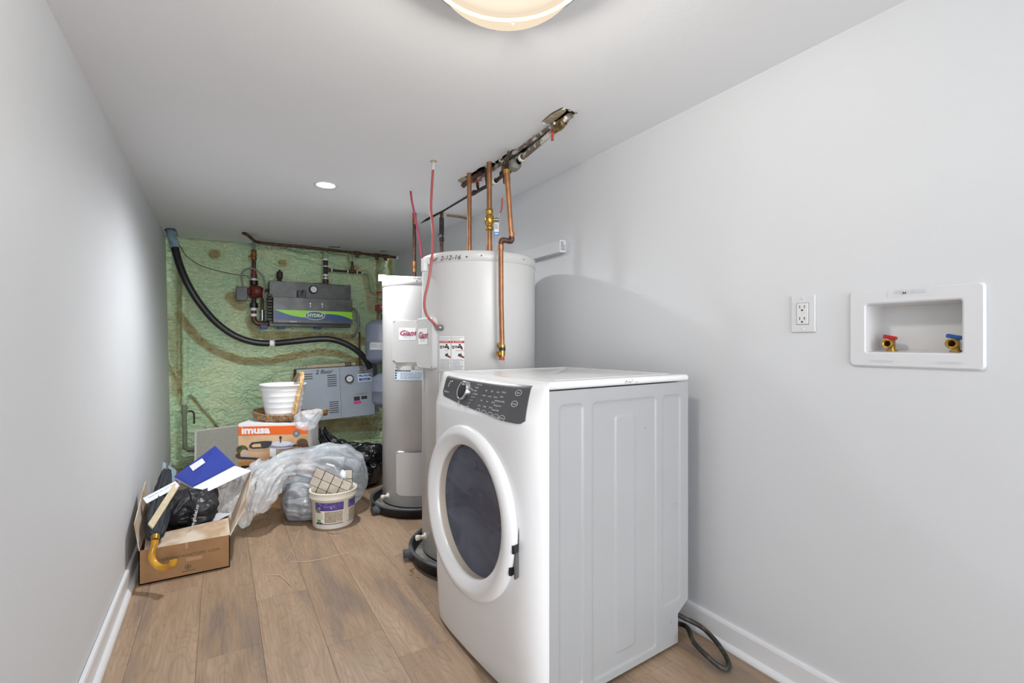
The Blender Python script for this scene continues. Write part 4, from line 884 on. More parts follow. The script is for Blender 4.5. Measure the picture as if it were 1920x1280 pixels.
def gauge(p, r, parent, ring, deep=.03):
    g = MB().lathe([(r*1.08, 0), (r*1.12, deep*.9), (r*1.02, deep), (r*.86, deep*.95), (r*.86, deep*.8)], ring, p, 32, axis=(0, -1, 0)).build('gauge', parent)
    MB().lathe([(r*.86, deep*.82), (.0005, deep*.82)], M_label, p, 32, axis=(0, -1, 0)).build('dial_face', g)
    D = Decal(plane_fn(Vector(p)-Vector((0, deep*.84, 0)), (1, 0, 0), (0, 0, 1)), .0008)
    for i in range(11):
        a = math.radians(-135+27*i); D.ell(r*.68*math.sin(a), r*.68*math.cos(a), r*.06, r*.06, M_inkd)
    D.poly([(-r*.35, r*.28), (-r*.28, r*.33), (r*.3, -r*.26), (r*.24, -r*.32)], M_stkb).ell(0, 0, r*.1, r*.1, M_inkd, 2); D.build('dial_marks', g)
gp = yb(587, 543, YF); gauge((gp.x, YF+.001, gp.z), .034, t, M_black, .045)
q = yb(567, 550, YF-.03); mb = MB(); mb.box((q.x-.045, YF-.05, cz1-.02), (q.x+.03, YF, q.z+.025), M_black, bev=.004)
for i in range(3): mb.tube([(q.x-.03+.022*i, YF-.055, q.z-.02), (q.x-.028+.022*i, YF-.06, q.z+.01), (q.x-.01+.02*i, YF-.04, q.z+.03)], .004, (M_ink, M_black, M_ink)[i], 8)
mb.build('aquastat', t)
for px in (528, 596): q = yb(px, 614, YF+.03); MB().box((q.x-.03, YF+.01, q.z-.012), (q.x+.03, YF+.08, z0-.0005), M_dkblue, bev=.002).build('mounting_foot', t)
# terminal strip left of the cover
mb = MB(); 
for i in range(9): mb.box((cx0-.045, YC+.02, cz0+.02+.027*i), (cx0-.004, YC+.07, cz0+.04+.027*i), M_iron if i % 2 else M_black, bev=.004)
mb.build('cable_glands', t)
P = [yb(660, 578, 4.86), yb(667, 582, 4.84), yb(672, 597, 4.82), yb(672, 612, 4.83), yb(667, 626, 4.86), yb(661, 630, 4.92)]
MB().tube(smooth_path(P, 6), .0135, M_cond, 12).build('power_conduit', t)
# air vent, top fittings
q = yb(524.5, 515, 4.98); zt = z1
MB().lathe([(.017, 0), (.017, .03), (.024, .034), (.027, .05), (.027, .09), (.022, .1), (.008, .104), (.008, .118), (.0005, .118)], M_iron, (q.x, q.y, zt-.002), 20).build('air_vent', t)
q = yb(600, 531, 4.98); MB().box((q.x-.06, q.y-.03, zt-.001), (q.x+.1, q.y+.03, zt+.01), M_oldcop, bev=.003).build('top_flange', t)
# upper pipework: supply stack with pump
XP = yb(475, 500, 4.97).x; def_p = lambda px, py, y=4.97: yb(px, py, y)
t = thing('pump_stack', def_p(476, 600), 'brown pipe stack with maroon circulator pump left of the black boiler', 'pump')
a = def_p(475, 462); zz = lambda py: def_p(476, py).z; ax_, ay_ = def_p(476, 540).x, 4.97
MB().tube([(ax_, ay_, ZC+.05), (ax_, ay_, zz(468))], .012, M_steel, 12).build('tube', t)
vb = MB().lathe([(.013, -.05), (.024, -.045), (.024, -.02), (.02, -.015), (.026, .0), (.02, .015), (.022, .02), (.022, .045), (.013, .05)], mat('rusty_bronze', (150, 100, 60), .45, metal=.5, col2=(110, 74, 46), scale=30), (ax_, ay_, zz(478)), 18)
vb.tube([(ax_, ay_, zz(482)), (ax_-.045, ay_-.02, zz(482))], .008, M_brass, 10); vb.build('bronze_valve', t)
for a, b_, r, m in ((489, 504, .0175, M_oldcop), (503, 517, .022, M_pump), (513, 522, .026, M_pump), (520, 527, .022, M_label), (526, 534, .034, M_black), (560, 570, .02, M_iron), (568, 577, .034, M_black), (577, 582, .024, M_label), (581, 589, .022, M_oldcop), (588, 593, .024, M_label)):
    MB().tube([(ax_, ay_, zz(a)), (ax_, ay_, zz(b_))], r, m, 20).build('pipe_section' if r < .03 else 'flange', t)
pz = zz(547)
vb = MB().lathe([(.001, -.062), (.028, -.06), (.04, -.04), (.048, -.015), (.05, .01), (.042, .035), (.03, .055), (.02, .062)], M_pump, (ax_, ay_-.0, pz), 28)
vb.lathe([(.052, 0), (.056, .03), (.05, .055), (.034, .07), (.001, .074)], M_pump, (ax_+.01, ay_-.02, pz), 28, axis=(.55, -.8, 0)); vb.build('pump_body', t)
q0, q1 = def_p(442.5, 537, 4.92), def_p(464, 564, 4.92)
MB().box((q0.x, 4.90, q1.z), (q1.x, 4.97, q0.z), mat('pump_box_black', (58, 58, 64), .4, col2=(38, 38, 42), scale=12), bev=.004).build('terminal_box', t)
D = Decal(plane_fn(((q0.x+q1.x)/2, 4.90, (q0.z+q1.z)/2), (1, 0, 0), (0, 0, 1)), .0008); D.poly([(-.015, .01), (-.008, .01), (.002, -.014), (-.003, -.014)], M_ink).poly([(.012, .012), (.016, .01), (.002, -.014), (-.002, -.014)], M_ink); D.build('box_mark', t)
MB().box((q1.x, 4.92, pz-.03), (ax_-.03, 4.98, pz+.03), M_pump, bev=.01).build('motor_neck', t)
E = [(ax_, ay_, zz(592)), (ax_, ay_, zz(597)), (ax_+.012, ay_, zz(603)), (ax_+.035, ay_, zz(606)), (ax_+.075, ay_, zz(606.5)), (x0+.01, ay_, zz(605))]
MB().tube(smooth_path(E, 4), .023, M_oldcop, 18).build('elbow', t)
q = def_p(490, 606, 4.95); MB().box((q.x-.01, 4.90, q.z-.05), (q.x+.05, 4.98, q.z-.01), M_dkblue, bev=.004).build('clamp', t)
s2 = def_p(492, 560).x
MB().tube([(s2, 4.99, zz(548)), (s2, 4.99, zz(580))], .012, M_oldcop, 12).tube([(s2, 4.99, zz(580)), (s2, 4.99, zz(600))], .02, M_steel, 14).tube([(s2-.03, 4.99, zz(545)), (x0+.01, 4.99, zz(541))], .013, M_iron, 12).build('bypass_pipe', t)
for P, r in (([(456, 538), (453, 522), (455, 510), (465, 504), (478, 505), (492, 517), (496, 535), (494, 555), (502, 567), (512, 573)], .0085), ([(456, 515), (462, 517), (467, 522)], .003), ([(500, 560), (503, 575), (509, 587)], .004)):
    MB().tube(smooth_path([def_p(x, y, 4.88 if r > .005 else 4.93) for x, y in P], 5), r, M_cond, 10).build('flexible_conduit', t)
# return stack right
t = thing('return_stack', def_p(611, 528), 'thick dark return pipe with side branch above right half of black boiler', 'pipe')
rx = def_p(611, 500).x; rz = lambda py: def_p(611, py).z; ry = 4.98
for a, b_, r, m in ((468, 485, .024, M_foamp), (485, 488, .026, M_label), (488, 499, .022, M_iron), (498, 500, .025, M_label), (500, 514, .022, M_iron), (514, 517, .026, M_label), (516, 521, .022, M_steel), (521, 524, .026, M_label), (523, 532, .028, M_oldcop)):
    MB().tube([(rx, ry, rz(a)), (rx, ry, rz(b_))], r, m, 16).build('pipe_section', t)
c = def_p(661, 509); bz = c.z
MB().tube([(rx, ry, bz), (rx+.05, ry, bz)], .015, M_oldcop, 12).tube([(rx+.045, ry, bz), (def_p(679, 510).x, ry, bz-.003)], .011, M_black, 12).build('branch', t)
bx = c.x; MB().tube([(bx-.04, ry, bz), (bx+.04, ry, bz)], .018, M_oldcop, 12).tube([(bx, ry, bz), (bx, ry, bz+.055)], .018, M_oldcop, 12).build('tee', t)
for xx in (rx+.055, bx-.045, bx+.045, def_p(679, 510).x): MB().tube([(xx-.006, ry, bz), (xx+.006, ry, bz)], .016, M_label, 12).build('solder_ring', t)
MB().tube([(bx, ry, bz+.05), (bx, ry, bz+.1)], .0115, M_iron, 12).tube([(bx-.01, ry+.01, bz+.1), (bx-.015, ry+.02, ZC-.02)], .018, M_foamp, 12).build('riser', t)
P = [def_p(679, 510), def_p(688, 510), def_p(694, 516), def_p(696, 530), def_p(698, 543), def_p(704, 548)]
MB().tube(smooth_path(P, 4), .016, M_foamp, 12).build('foam_coated_pipe', t)
MB().tube([def_p(703, 548), def_p(722, 547.5)], .007, M_red, 10).tube([def_p(708, 548, 5.0), def_p(708, 561, 5.0), def_p(722, 561, 5.0)], .005, M_redh, 10).build('red_line', t)
q = def_p(718, 576, 4.96); o = MB().box((q.x-.045, 4.94, q.z-.03), (q.x+.05, YB+.02, q.z+.03), M_redh, bev=.003).box((q.x-.02, 4.935, q.z-.014), (q.x+.048, 4.945, q.z+.014), M_label).build('red_control_box'); tag(o, 'small red and white control box on foam beside the slim heater', 'control box')
# long pipe under the ceiling
P = [atZ(456, 436.5, ZC-.004), atZ(466, 442, ZC-.03), atZ(474, 449, ZC-.034), atZ(482, 453.5, ZC-.036), atZ(500, 456, ZC-.036), atZ(560, 462, ZC-.036), atZ(620, 468.5, ZC-.036), atZ(680, 475.5, ZC-.036), atZ(748, 483, ZC-.036)]
P = [Vector((p.x, min(p.y, 4.96), p.z)) for p in P]
t = thing('ceiling_pipe', P[4], 'long brown pipe under the ceiling edge above the foam wall', 'pipe')
MB().tube(smooth_path(P, 4), .0135, M_oldcop, 12).build('tube', t)
for px, m in ((660, M_oldcop), (700, M_oldcop), (719, M_oldcop)):
    i = (px-482)/(748-482); p = P[3].lerp(P[-1], i); MB().tube([p+Vector((-.035, 0, 0)), p+Vector((.035, 0, 0))], .019, m, 12).tube([p, p+Vector((0, 0, -.045))], .017, m, 12).build('tee', t)
MB().tube([P[-1]-Vector((.035, 0, 0)), P[-1]], .016, M_label, 12).build('end_cap', t)
o = MB().tube([atZ(457, 437, ZC-.006), atZ(484, 438.5, ZC-.006)], .006, M_board, 8).build('ceiling_tear'); tag(o, 'thin torn strip on the ceiling beside the bent brown pipe end', 'torn strip')
# lower grey boiler
YF = 4.78
A, B = yb(556, 693, YF), yb(697, 684, YF); C_, D_ = yb(565, 792, YF), yb(704, 776, YF)
M4 = [Vector((A.x, YF, A.z)), Vector((B.x+.01, YF, B.z)), Vector((D_.x-.005, YF, D_.z)), Vector((A.x+.012, YF, C_.z))]
t = thing('grey_boiler', ((A.x+B.x)/2, YB, D_.z), 'light grey older wall boiler with slotted louvres and dial marked 2 floor', 'boiler')
gu = (M4[1]-M4[0]).normalized(); gv = (M4[0]-M4[3]).normalized(); Lx = (M4[1]-M4[0]).length; Lz = (M4[0]-M4[3]).length
gn = Vector((0, -1, 0)); G = lambda x, y, l: M4[3]+(M4[2]-M4[3])*(x/Lx)*(1-y/Lz)+(M4[1]-M4[0])*(x/Lx)*(y/Lz)+(M4[0]-M4[3])*(y/Lz)+gn*l
def gbox(xa, ya, xb, yb2, dep, m, front=0, bev=.003):
    b = MB(); return b.box((xa, ya, 0), (xb, yb2, 1), m, M=lambda c: G(c.x, c.y, front-(1-c.z)*dep), bev=0)
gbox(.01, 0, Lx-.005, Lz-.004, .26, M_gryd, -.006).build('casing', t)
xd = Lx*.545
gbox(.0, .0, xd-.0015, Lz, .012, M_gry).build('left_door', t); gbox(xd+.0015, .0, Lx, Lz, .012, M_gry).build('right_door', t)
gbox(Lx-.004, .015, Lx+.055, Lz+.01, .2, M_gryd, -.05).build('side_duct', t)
D = Decal(G, .0012)
def louv(xc, yc, wd, n, st):
    for i in range(n): D.rect(xc-wd/2, yc-st*i-.0035, xc+wd/2, yc-st*i+.0035, M_vent, 1)
louv(Lx*.14, Lz*.9, Lx*.11, 3, .021); louv(Lx*.44, Lz*.85, Lx*.12, 6, .02); louv(Lx*.455, Lz*.33, Lx*.12, 6, .02); louv(Lx*.86, Lz*.9, Lx*.12, 3, .021)
D.build('louvres', t)
D = Decal(G, .0016); D.text('2 floor', Lx*.34, Lz*.925, .055, M_black, shear=.2, bold=.0006).text('2 Chauff 12', Lx*.81, Lz*.44, .026, M_ink, shear=.2); tag(D.build('handwriting', t), kind='stuff'); D = Decal(G, .0016)
D.rect(Lx*.885-.07, Lz*.68, Lx*.885+.06, Lz*.84, M_label, 1).text('MacBane', Lx*.88, Lz*.80, .032, M_stkb, bold=.001).rect(Lx*.885-.06, Lz*.7, Lx*.885+.05, Lz*.75, M_stkb, 2).text('Electric', Lx*.88, Lz*.725, .02, M_label, l=3); tag(D.build('sticker', t), 'white sticker with blue lettering'); D = Decal(G, .0016)
D.rect(Lx*.72, Lz*.31, Lx*.80, Lz*.39, M_black).lines(Lx*.725, Lz*.32, Lx*.795, Lz*.38, 4, M_ink, 2, 3, .2).build('data_plate', t); D = Decal(G, .0016); D.rect(Lx*.715, Lz*.245, Lx*.815, Lz*.30, M_pink, 2); tag(D.build('pink_label', t), 'bright pink label'); D = Decal(G, .0016); D.rect(Lx*.82, Lz*.33, Lx*.90, Lz*.39, M_black)
D.lines(Lx*.825, Lz*.34, Lx*.895, Lz*.385, 3, M_ink, 2, 4, .2).build('data_plate', t)
pp = G(Lx*.665, Lz*.76, 0); gauge((pp.x, YF+.001, pp.z), .035, t, M_black, .03)
MB().slab([G(Lx*.80, Lz*1.0, .003), G(Lx*.87, Lz*1.0, .003), G(Lx*.89, Lz*.84, .003), G(Lx*.84, Lz*.84, .003)], .002, mat('duct_tape', (112, 108, 104), .5)).build('tape', t)
zt = (A.z+B.z)/2
P = [Vector((A.x+.09, YF+.03, A.z+.022)), Vector((A.x+.53, YF+.03, B.z+.012))]
t2 = thing('insulated_pipe_length', P[0], 'beige pipe lying along the top of the grey boiler', 'pipe')
MB().tube(P, .017, M_board, 12).build('tube', t2); 
for i in range(4): MB().tube([P[0].lerp(P[1], .78+.035*i), P[0].lerp(P[1], .80+.035*i)], .022, M_iron, 12).build('collar', t2)
mb = MB(); 
for i in range(26): mb.box((A.x-.004+.001, YF+.02+.0, A.z-.02-i*.012), (A.x+.004, YF+.2, A.z-.014-i*.012), M_vent)
mb.build('side_louvres', t)
q = yb(674, 640, 5.0); o = MB().tube([yb(674, 622, 5.0), yb(674.5, 684, 5.0)], .009, M_oldcop, 10).build('thin_copper_pipe'); tag(o, 'thin dark vertical pipe on the foam between black hose and grey boiler top', 'pipe')
q = yb(645, 480, 5.0)
# black corrugated hose
P = [wp(320.5, 429, 3.97), wp(323, 444, 3.96), wp(328, 465, 3.95), wp(337, 497, 3.95), wp(352, 532, 3.97), wp(374, 568, 4.02), wp(405, 604, 4.07), wp(440, 629, 4.13), wp(475, 641, 4.2), wp(510, 643.5, 4.27), wp(550, 640, 4.33), wp(590, 636, 4.4), wp(620, 636, 4.45), wp(645, 643, 4.5), wp(668, 656, 4.55), wp(684, 672, 4.6), wp(694, 690, 4.64)]
Q = smooth_path(P, 26); rs = [.0275+.0022*(1 if i % 2 else -1) for i in range(len(Q))]
t = thing('corrugated_hose', P[9], 'thick black corrugated hose sweeping across the green foam wall', 'hose')
MB().tube(Q, rs, M_hose, 14).build('hose', t)
MB().tube([P[0], P[1], P[2]], .033, M_zinc, 16).build('sleeve', t); p = P[9]; MB().tube([p+Vector((-.02, 0, 0)), p+Vector((.02, 0, 0))], .0305, M_label, 14).build('label_wrap', t)
P = [wp(330, 450, 3.95), wp(338, 462, 4.0), wp(350, 480, 4.08), wp(375, 497, 4.12), wp(410, 508, 4.2), wp(445, 515, 4.3), wp(466, 517, 4.35)]
o = MB().tube(smooth_path(P, 5), .003, M_iron, 8).build('thin_wire'); tag(o, 'thin dark wire drooping over the foam from corner sleeve to the pump', 'wire')
P = [yb(340, 520, 4.99), yb(372, 524, 4.99), yb(410, 531, 4.99), yb(445, 536, 4.99)]
# exposed grey pipe on the lower left foam
t = thing('grey_wall_pipe', yb(346, 838, 5.0), 'grey pipe with tap on the lower left of foam wall beside filter panel', 'pipe')
a_ = yb(345.5, 770, 5.0); b_ = yb(346.5, 832, 5.0); MB().tube([a_, b_], .017, M_pipeg, 12).build('tube', t); MB().tube([a_-Vector((0, 0, -.05)), a_-Vector((0, 0, .03))], .021, M_pipeg, 12).build('coupling', t)
MB().tube([b_, b_+Vector((.0, 0, -.03)), b_+Vector((.03, 0, -.055)), b_+Vector((.14, 0, -.06))], .02, M_pipeg, 12).build('elbow', t)
a2 = yb(352, 771, 4.97); MB().tube(smooth_path([a2, a2+Vector((.03, 0, 0)), a2+Vector((.045, 0, -.03)), a2+Vector((.045, 0, -.11))], 3), .007, M_iron, 10).build('tap_lever', t)
# expansion tanks
def exptank(c, r, ztop_, zbot, label, lab):
    t = thing('expansion_tank', (c[0], c[1], zbot), label, 'expansion tank', 'grey expansion tanks beside the boilers'); h = ztop_-zbot
    P = [(.001, h)]+[(r*math.sin(a), h-.075+.075*math.cos(a)) for a in [i*math.pi/2/8 for i in range(1, 9)]]+[(r, h*.52), (r+.003, h*.51), (r+.003, h*.49), (r, h*.48)]+[(r*math.cos(a), .075-.075*math.sin(a)) for a in [i*math.pi/2/8 for i in range(9)]]
    P = [(max(a, .001), b) for a, b in P]; MB().lathe(P[::-1], M_exp, (c[0], c[1], zbot), 48).build('shell', t)
    MB().tube([(c[0], c[1], ztop_-.01), (c[0], c[1], ztop_+.05)], .014, M_iron, 10).build('port', t)
    MB().box((c[0]+r*.6, c[1]-.02, zbot+h*.45), (XR, c[1]+.02, zbot+h*.55), M_steel, bev=.002).build('wall_bracket', t)
    if lab:
        a0 = cam_ang((c[0], c[1]), r, 693.5); D = Decal(lambda x, y, l: Vector((c[0]+(r+.001+l)*math.cos(a0+x/r), c[1]+(r+.001+l)*math.sin(a0+x/r), zbot+h*.33+y)), .0006)
        D.rect(0, 0, .2, .07, M_label, 1, 10).rect(.088, 0, .09, .07, M_ink, 2).lines(.006, .02, .082, .06, 4, M_ink, 2, 4, .3).lines(.1, .01, .19, .06, 5, M_ink, 2, 6, .25).rect(.004, .058, .012, .066, M_inkd, 2); D.build('label', t)
c1_ = wp(717, 640, 4.62); exptank((c1_.x, c1_.y), .155, CH+(643-597)/F*4.5, CH-(684-643)/F*4.5, 'upper grey rounded expansion tank half hidden behind the slim heater', True)
c2_ = wp(727, 730, 4.42); exptank((c2_.x, c2_.y), .14, CH-(699-643)/F*4.3, CH-(768-643)/F*4.3, 'lower grey rounded expansion tank to the right of the grey boiler', False)
# ================================================================= CLUTTER
def blob(name, path, radii, m, seed, parent=None, zmin=.003, wr=.03, n=72, steps=10, fz=None, ridge_=1.0, freq=9, zr=1.0, fold=0, ff=3.0):
    Q = smooth_path(path, steps); k = len(Q); xs = np.linspace(0, len(radii)-1, k); R = np.interp(xs, range(len(radii)), radii)
    vs = []; fs = []; prev = None
    for i, p in enumerate(Q):
        d = (Q[min(i+1, k-1)]-Q[max(i-1, 0)]).normalized(); a = (Vector((0, 0, 1)).cross(d).normalized() if prev is None else (prev-d*prev.dot(d)).normalized()); prev = a; b = d.cross(a)
        for j in range(n):
            t = 2*math.pi*j/n; dr_ = a*math.cos(t)+b*math.sin(t)*zr; q = p+dr_*R[i]
            s = Vector((seed*7.1, seed*3.3, 0)); w1 = 1-abs(noise.noise(q*freq+s))*2; w2 = 1-abs(noise.noise(q*freq*2.3+s*2))*2; w3 = noise.noise(q*3.1+s)
            e = min(1, R[i]/.06); fo = 0
            if fold:
                f_ = noise.noise(Vector((math.cos(t)*ff+seed, math.sin(t)*ff, i/k*1.3+.25*noise.noise(q*6)))); f2 = noise.noise(Vector((math.cos(t)*ff*2.4+seed, math.sin(t)*ff*2.4, i/k*2.2))); fo = fold*((1-abs(f_)*3)*.7+(1-abs(f2)*3)*.35)*min(1.3, .35+R[i]*5)
            q = q+dr_*((wr*(.55*w1*ridge_+.3*w2+.9*w3))*e+fo)
            if q.z < zmin: q.z = zmin+(zmin-q.z)*.02
            vs.append(q)
    for i in range(k-1):
        for j in range(n): fs.append((i*n+j, i*n+(j+1) % n, (i+1)*n+(j+1) % n, (i+1)*n+j))
    fs += [tuple(range(n))[::-1], tuple(range((k-1)*n, k*n))]
    return MB().add(vs, fs, m, True).build(name, parent)
def ball(c, r, n=9):       # radii/paths for a closed lump along x
    return [Vector(c)+Vector((-r[0]*math.cos(math.pi*i/(n-1)), 0, 0)) for i in range(n)], [max(.004, r[1]*math.sin(math.pi*i/(n-1))) for i in range(n)]
# ---- cardboard box
BL = Vector((-.3165, 2.744, 0)); BWd, BDp, BHt = .357, .44, .158
t = thing('cardboard_box', (BL.x+BWd/2, BL.y+BDp/2, 0), 'open brown cardboard box by left wall with a yellow umbrella handle hanging over it', 'box')
x0, x1, y0, y1 = BL.x, BL.x+BWd, BL.y, BL.y+BDp; th = .004
MB().box((x0, y0, .001), (x1, y1, .006), M_card).build('bottom', t)
for nm, lo, hi in (('front_side', (x0, y0, .001), (x1, y0+th, BHt)), ('back_side', (x0, y1-th, .001), (x1, y1, BHt)), ('left_side', (x0, y0, .001), (x0+th, y1, BHt)), ('right_side', (x1-th, y0, .001), (x1, y1, BHt))):
    MB().box(lo, hi, M_card).build(nm, t)
MB().slab([(x0+.02, y0, BHt), (x1, y0, BHt), (x1-.005, y0+.16, BHt+.035), (x0+.01, y0+.15, BHt+.012)], .004, M_cardi).build('flap', t)
# right flap standing outward, left flap against wall
e1 = wp(437, 985, 2.40); 
MB().slab([(x1, y0+.0, BHt-.01), (x1+.02, y0+.42, BHt-.01), (x1+.12, y0+.46, BHt+.21), (x1+.075, y0+.12, BHt+.1)], .004, M_cardi).build('flap', t)
MB().slab([(x0, y0, BHt), (x0-.02, y0+.02, BHt+.12), (x0-.02, y0+.40, BHt+.22), (x0, y0+.42, BHt)], .004, M_cardi).build('flap', t)
D = Decal(plane_fn((x0, y0, 0), (1, 0, 0), (0, 0, 1)), .0006); D.text('GRANDANATOMY.COM', BWd*.56, .098, .019, M_print, sx=1.1)
D.rect(BWd*.5, .068, BWd*.68, .086, mat('tape_clear', (172, 136, 100), .25), 2).rect(BWd*.49, .13, BWd*.52, .158, mat('tape_clear', (172, 136, 100), .25), 2)
D.ell(BWd*.52, .042, .012, .012, M_print, inner=.75).ell(BWd*.52, .042, .005, .005, M_print).rect(BWd*.45, .022, BWd*.6, .025, M_print); D.build('box_print', t)
# contents
pth, rad = ball((x0+.19, y0+.26, .075), (.13, .065)); blobm = blob('dark_cloth', pth, rad, M_umb, 3, wr=.02); tag(blobm, 'dark folded cloth at the bottom of the open cardboard box', 'cloth')
# black shop bag
P = [wp(318, 972, 2.44), wp(328, 962, 2.48), wp(345, 958, 2.52), wp(364, 952, 2.56), wp(384, 935, 2.62), wp(400, 916, 2.68)]
o = blob('black_carrier_bag', P, [.03, .085, .115, .105, .06, .02], M_bagt, 11, wr=.03, freq=10, zr=.8, fold=.03); tag(o, 'black plastic carrier bag with white web lettering lying in the cardboard box', 'bag')
fr = Vector((ST, CT, 0)); rt = Vector((CT, -ST, 0))
D = Decal(plane_fn(wp(366, 966, 2.385), (rt*.25+Vector((0, 0, 1))).normalized(), (-rt+Vector((0, 0, .25))).normalized()), .0006)
D.text('m-global.co', 0, 0, .024, M_label, sx=1.0, bold=.0004); D.build('bag_lettering', o)
# umbrella
t = thing('umbrella', wp(292, 1000, 2.52), 'closed black umbrella with glossy yellow curved handle resting across the box', 'umbrella')
pt = [wp(290, 1008, 2.52), wp(292, 985, 2.55), wp(299, 955, 2.62), wp(307, 920, 2.7), wp(312, 890, 2.78), wp(313, 876, 2.82)]
pt = [wp(290, 1008, 2.22), wp(292, 996, 2.25), wp(294, 975, 2.30), wp(300, 945, 2.39), wp(307, 910, 2.5), wp(313, 882, 2.6)]
blob('folded_canopy', pt, [.018, .030, .038, .037, .026, .012], M_umb, 5, t, wr=.008, n=64, freq=24, fold=.022, ff=2.2)
MB().tube([wp(312, 886, 2.59), wp(314, 867, 2.65)], [.007, .0045], M_steel, 12).build('tip', t)
HP = [wp(290.5, 1012, 2.49), wp(288, 1025, 2.47), wp(285, 1038, 2.45), wp(285, 1048, 2.44), wp(291, 1058, 2.42), wp(303, 1064, 2.40), wp(316, 1063, 2.38), wp(324, 1057, 2.37), wp(325, 1051, 2.365)]
HP = [wp(290.5, 1013, 2.195), wp(288, 1025, 2.18), wp(284.5, 1038, 2.17), wp(286, 1049, 2.16), wp(293, 1059, 2.15), wp(305, 1064, 2.14), wp(317, 1062, 2.135), wp(324, 1056, 2.13), wp(325, 1050, 2.13)]
pt2 = [wp(290.5, 1006, 2.38)]
MB().tube(smooth_path(HP, 6), .0145, M_yel, 18).build('hook_handle', t)
MB().tube([wp(291, 1006, 2.215), HP[0]], [.019, .0155], M_brass, 16).build('collar', t)
# stick and paper strip
o = MB().slab([wp(326, 908, 2.45), wp(336, 913, 2.45), wp(286, 993, 2.22), wp(277, 984, 2.22)], .01, M_wood, .0008).build('wooden_stick'); tag(o, 'pale flat wooden stick leaning across the black umbrella in the box', 'stick')
o = MB().slab([wp(268, 934, 2.36), wp(329, 902, 2.46), wp(337, 911, 2.44), wp(275, 944, 2.34)], .002, M_paper).build('paper_strip')
D = Decal(plane_fn(wp(269, 940, 2.348), wp(333, 906.5, 2.45)-wp(271, 939, 2.35), Vector((0, 0, 1))), .0012); D.lines(.02, -.009, .17, .009, 3, mat('ink_purple', (170, 160, 190), .8), 1, 4, .4); D.build('print', o)
tag(o, 'long white folded paper strip with faint purple print lying over umbrella', 'paper')
o = MB().slab([wp(306, 865, 3.0), wp(331, 882, 3.02), wp(322, 960, 2.98), wp(298, 950, 2.98)], .002, M_pale).build('pale_card'); tag(o, 'pale blue card standing behind the umbrella tip against the left wall', 'card')
# binder
q = [wp(326, 893, 2.74), wp(361, 912, 2.66), wp(443, 873, 2.92), wp(403, 835, 3.04)]
t = thing('blue_binder', q[0], 'blue hardback binder with blank white label propped on the box contents', 'binder')
n_ = (q[1]-q[0]).cross(q[3]-q[0]).normalized()
if n_.dot(-fr) < 0: n_ = -n_
def sl(qs, off, th_, m, bev=0): return MB().slab([p+n_*off for p in qs], th_, m, bev)
if (q[1]-q[0]).cross(q[3]-q[0]).dot(n_) < 0: q = [q[0], q[3], q[2], q[1]]
sl(q, 0, .003, M_bin, .001).build('cover', t); ins = [q[i].lerp((q[0]+q[2])/2, .02) for i in range(4)]; sl(ins, -.003, .022, M_paper).build('pages', t); sl(q, -.025, .003, M_bin, .001).build('cover', t)
lb = [wp(355, 874, 2.75), wp(379, 859, 2.86), wp(385, 867, 2.84), wp(362, 883, 2.735)]
def onpl(p, off=.0012): d = (q[0]-Vector((0, 0, CH))).dot(n_)/((p-Vector((0, 0, CH))).dot(n_)); return Vector((0, 0, CH))+(p-Vector((0, 0, CH)))*d+n_*off
MB().poly([onpl(p) for p in lb], M_label).build('spine_label', t)
# papers
def sheet(pts, m, label, th_=.0012, nm='paper_sheet', pr=False):
    o = MB().slab(pts, th_, m).build(nm); tag(o, label, 'paper'); return o
o = sheet([wp(361, 914, 2.6), wp(392, 920, 2.58), wp(472, 882, 2.8), wp(440, 873, 2.84)], M_paper, 'white printed sheet lying below the blue binder towards the clear plastic')
D = Decal(plane_fn(wp(372, 914, 2.655), wp(455, 877, 2.92)-wp(378, 914, 2.65), wp(363, 914, 2.66)-wp(392, 918, 2.64)), .0014); D.lines(.02, -.03, .30, .02, 6, M_ink, 1, 8, .12); D.build('print', o)
o = sheet([wp(365, 905, 2.8), wp(372, 925, 2.68), wp(410, 912, 2.74), wp(430, 890, 2.86)], M_paper, 'white crumpled sheet wedged between black bag and blue binder')
o = sheet([wp(356, 1000, 2.46), wp(385, 987, 2.5), wp(434, 962, 2.58), wp(408, 961, 2.66)], M_paper, 'white sheet poking out at the right front of the cardboard box')
o = sheet([wp(365, 975, 2.6), wp(398, 960, 2.64), wp(424, 950, 2.74), wp(380, 955, 2.8)], M_cardi, 'brown leaflet beneath the white sheet inside the cardboard box', nm='brown_leaflet')
# second cardboard under the cooker box and behind
q0 = wp(447, 873, 3.16); q1 = wp(578, 869, 3.22)
u_ = (q1-q0); u_.z = 0; wl = u_.length; u_.normalize(); vdir = Vector((-u_.y, u_.x, 0)); bz = (q0.z+q1.z)/2
def cb(lo, hi, m, bev=.001, Mx=None): return MB().box(lo, hi, m, bev=bev, M=lambda c: Vector((q0.x, q0.y, 0))+u_*c.x+vdir*c.y+Vector((0, 0, c.z)))
t = thing('storage_box', q0+u_*wl/2+vdir*.15-Vector((0, 0, q0.z)), 'brown cardboard box mostly hidden under the pressure cooker box', 'box')
cb((.02, .03, .001), (wl+.0, .38, bz-.028), M_card).build('body', t)
o = cb((.01, .01, bz-.027), (wl-.03, .33, bz-.002), M_bagt, .006).build('dark_folder'); tag(o, 'dark flat folder sandwiched beneath the orange pressure cooker box', 'folder')
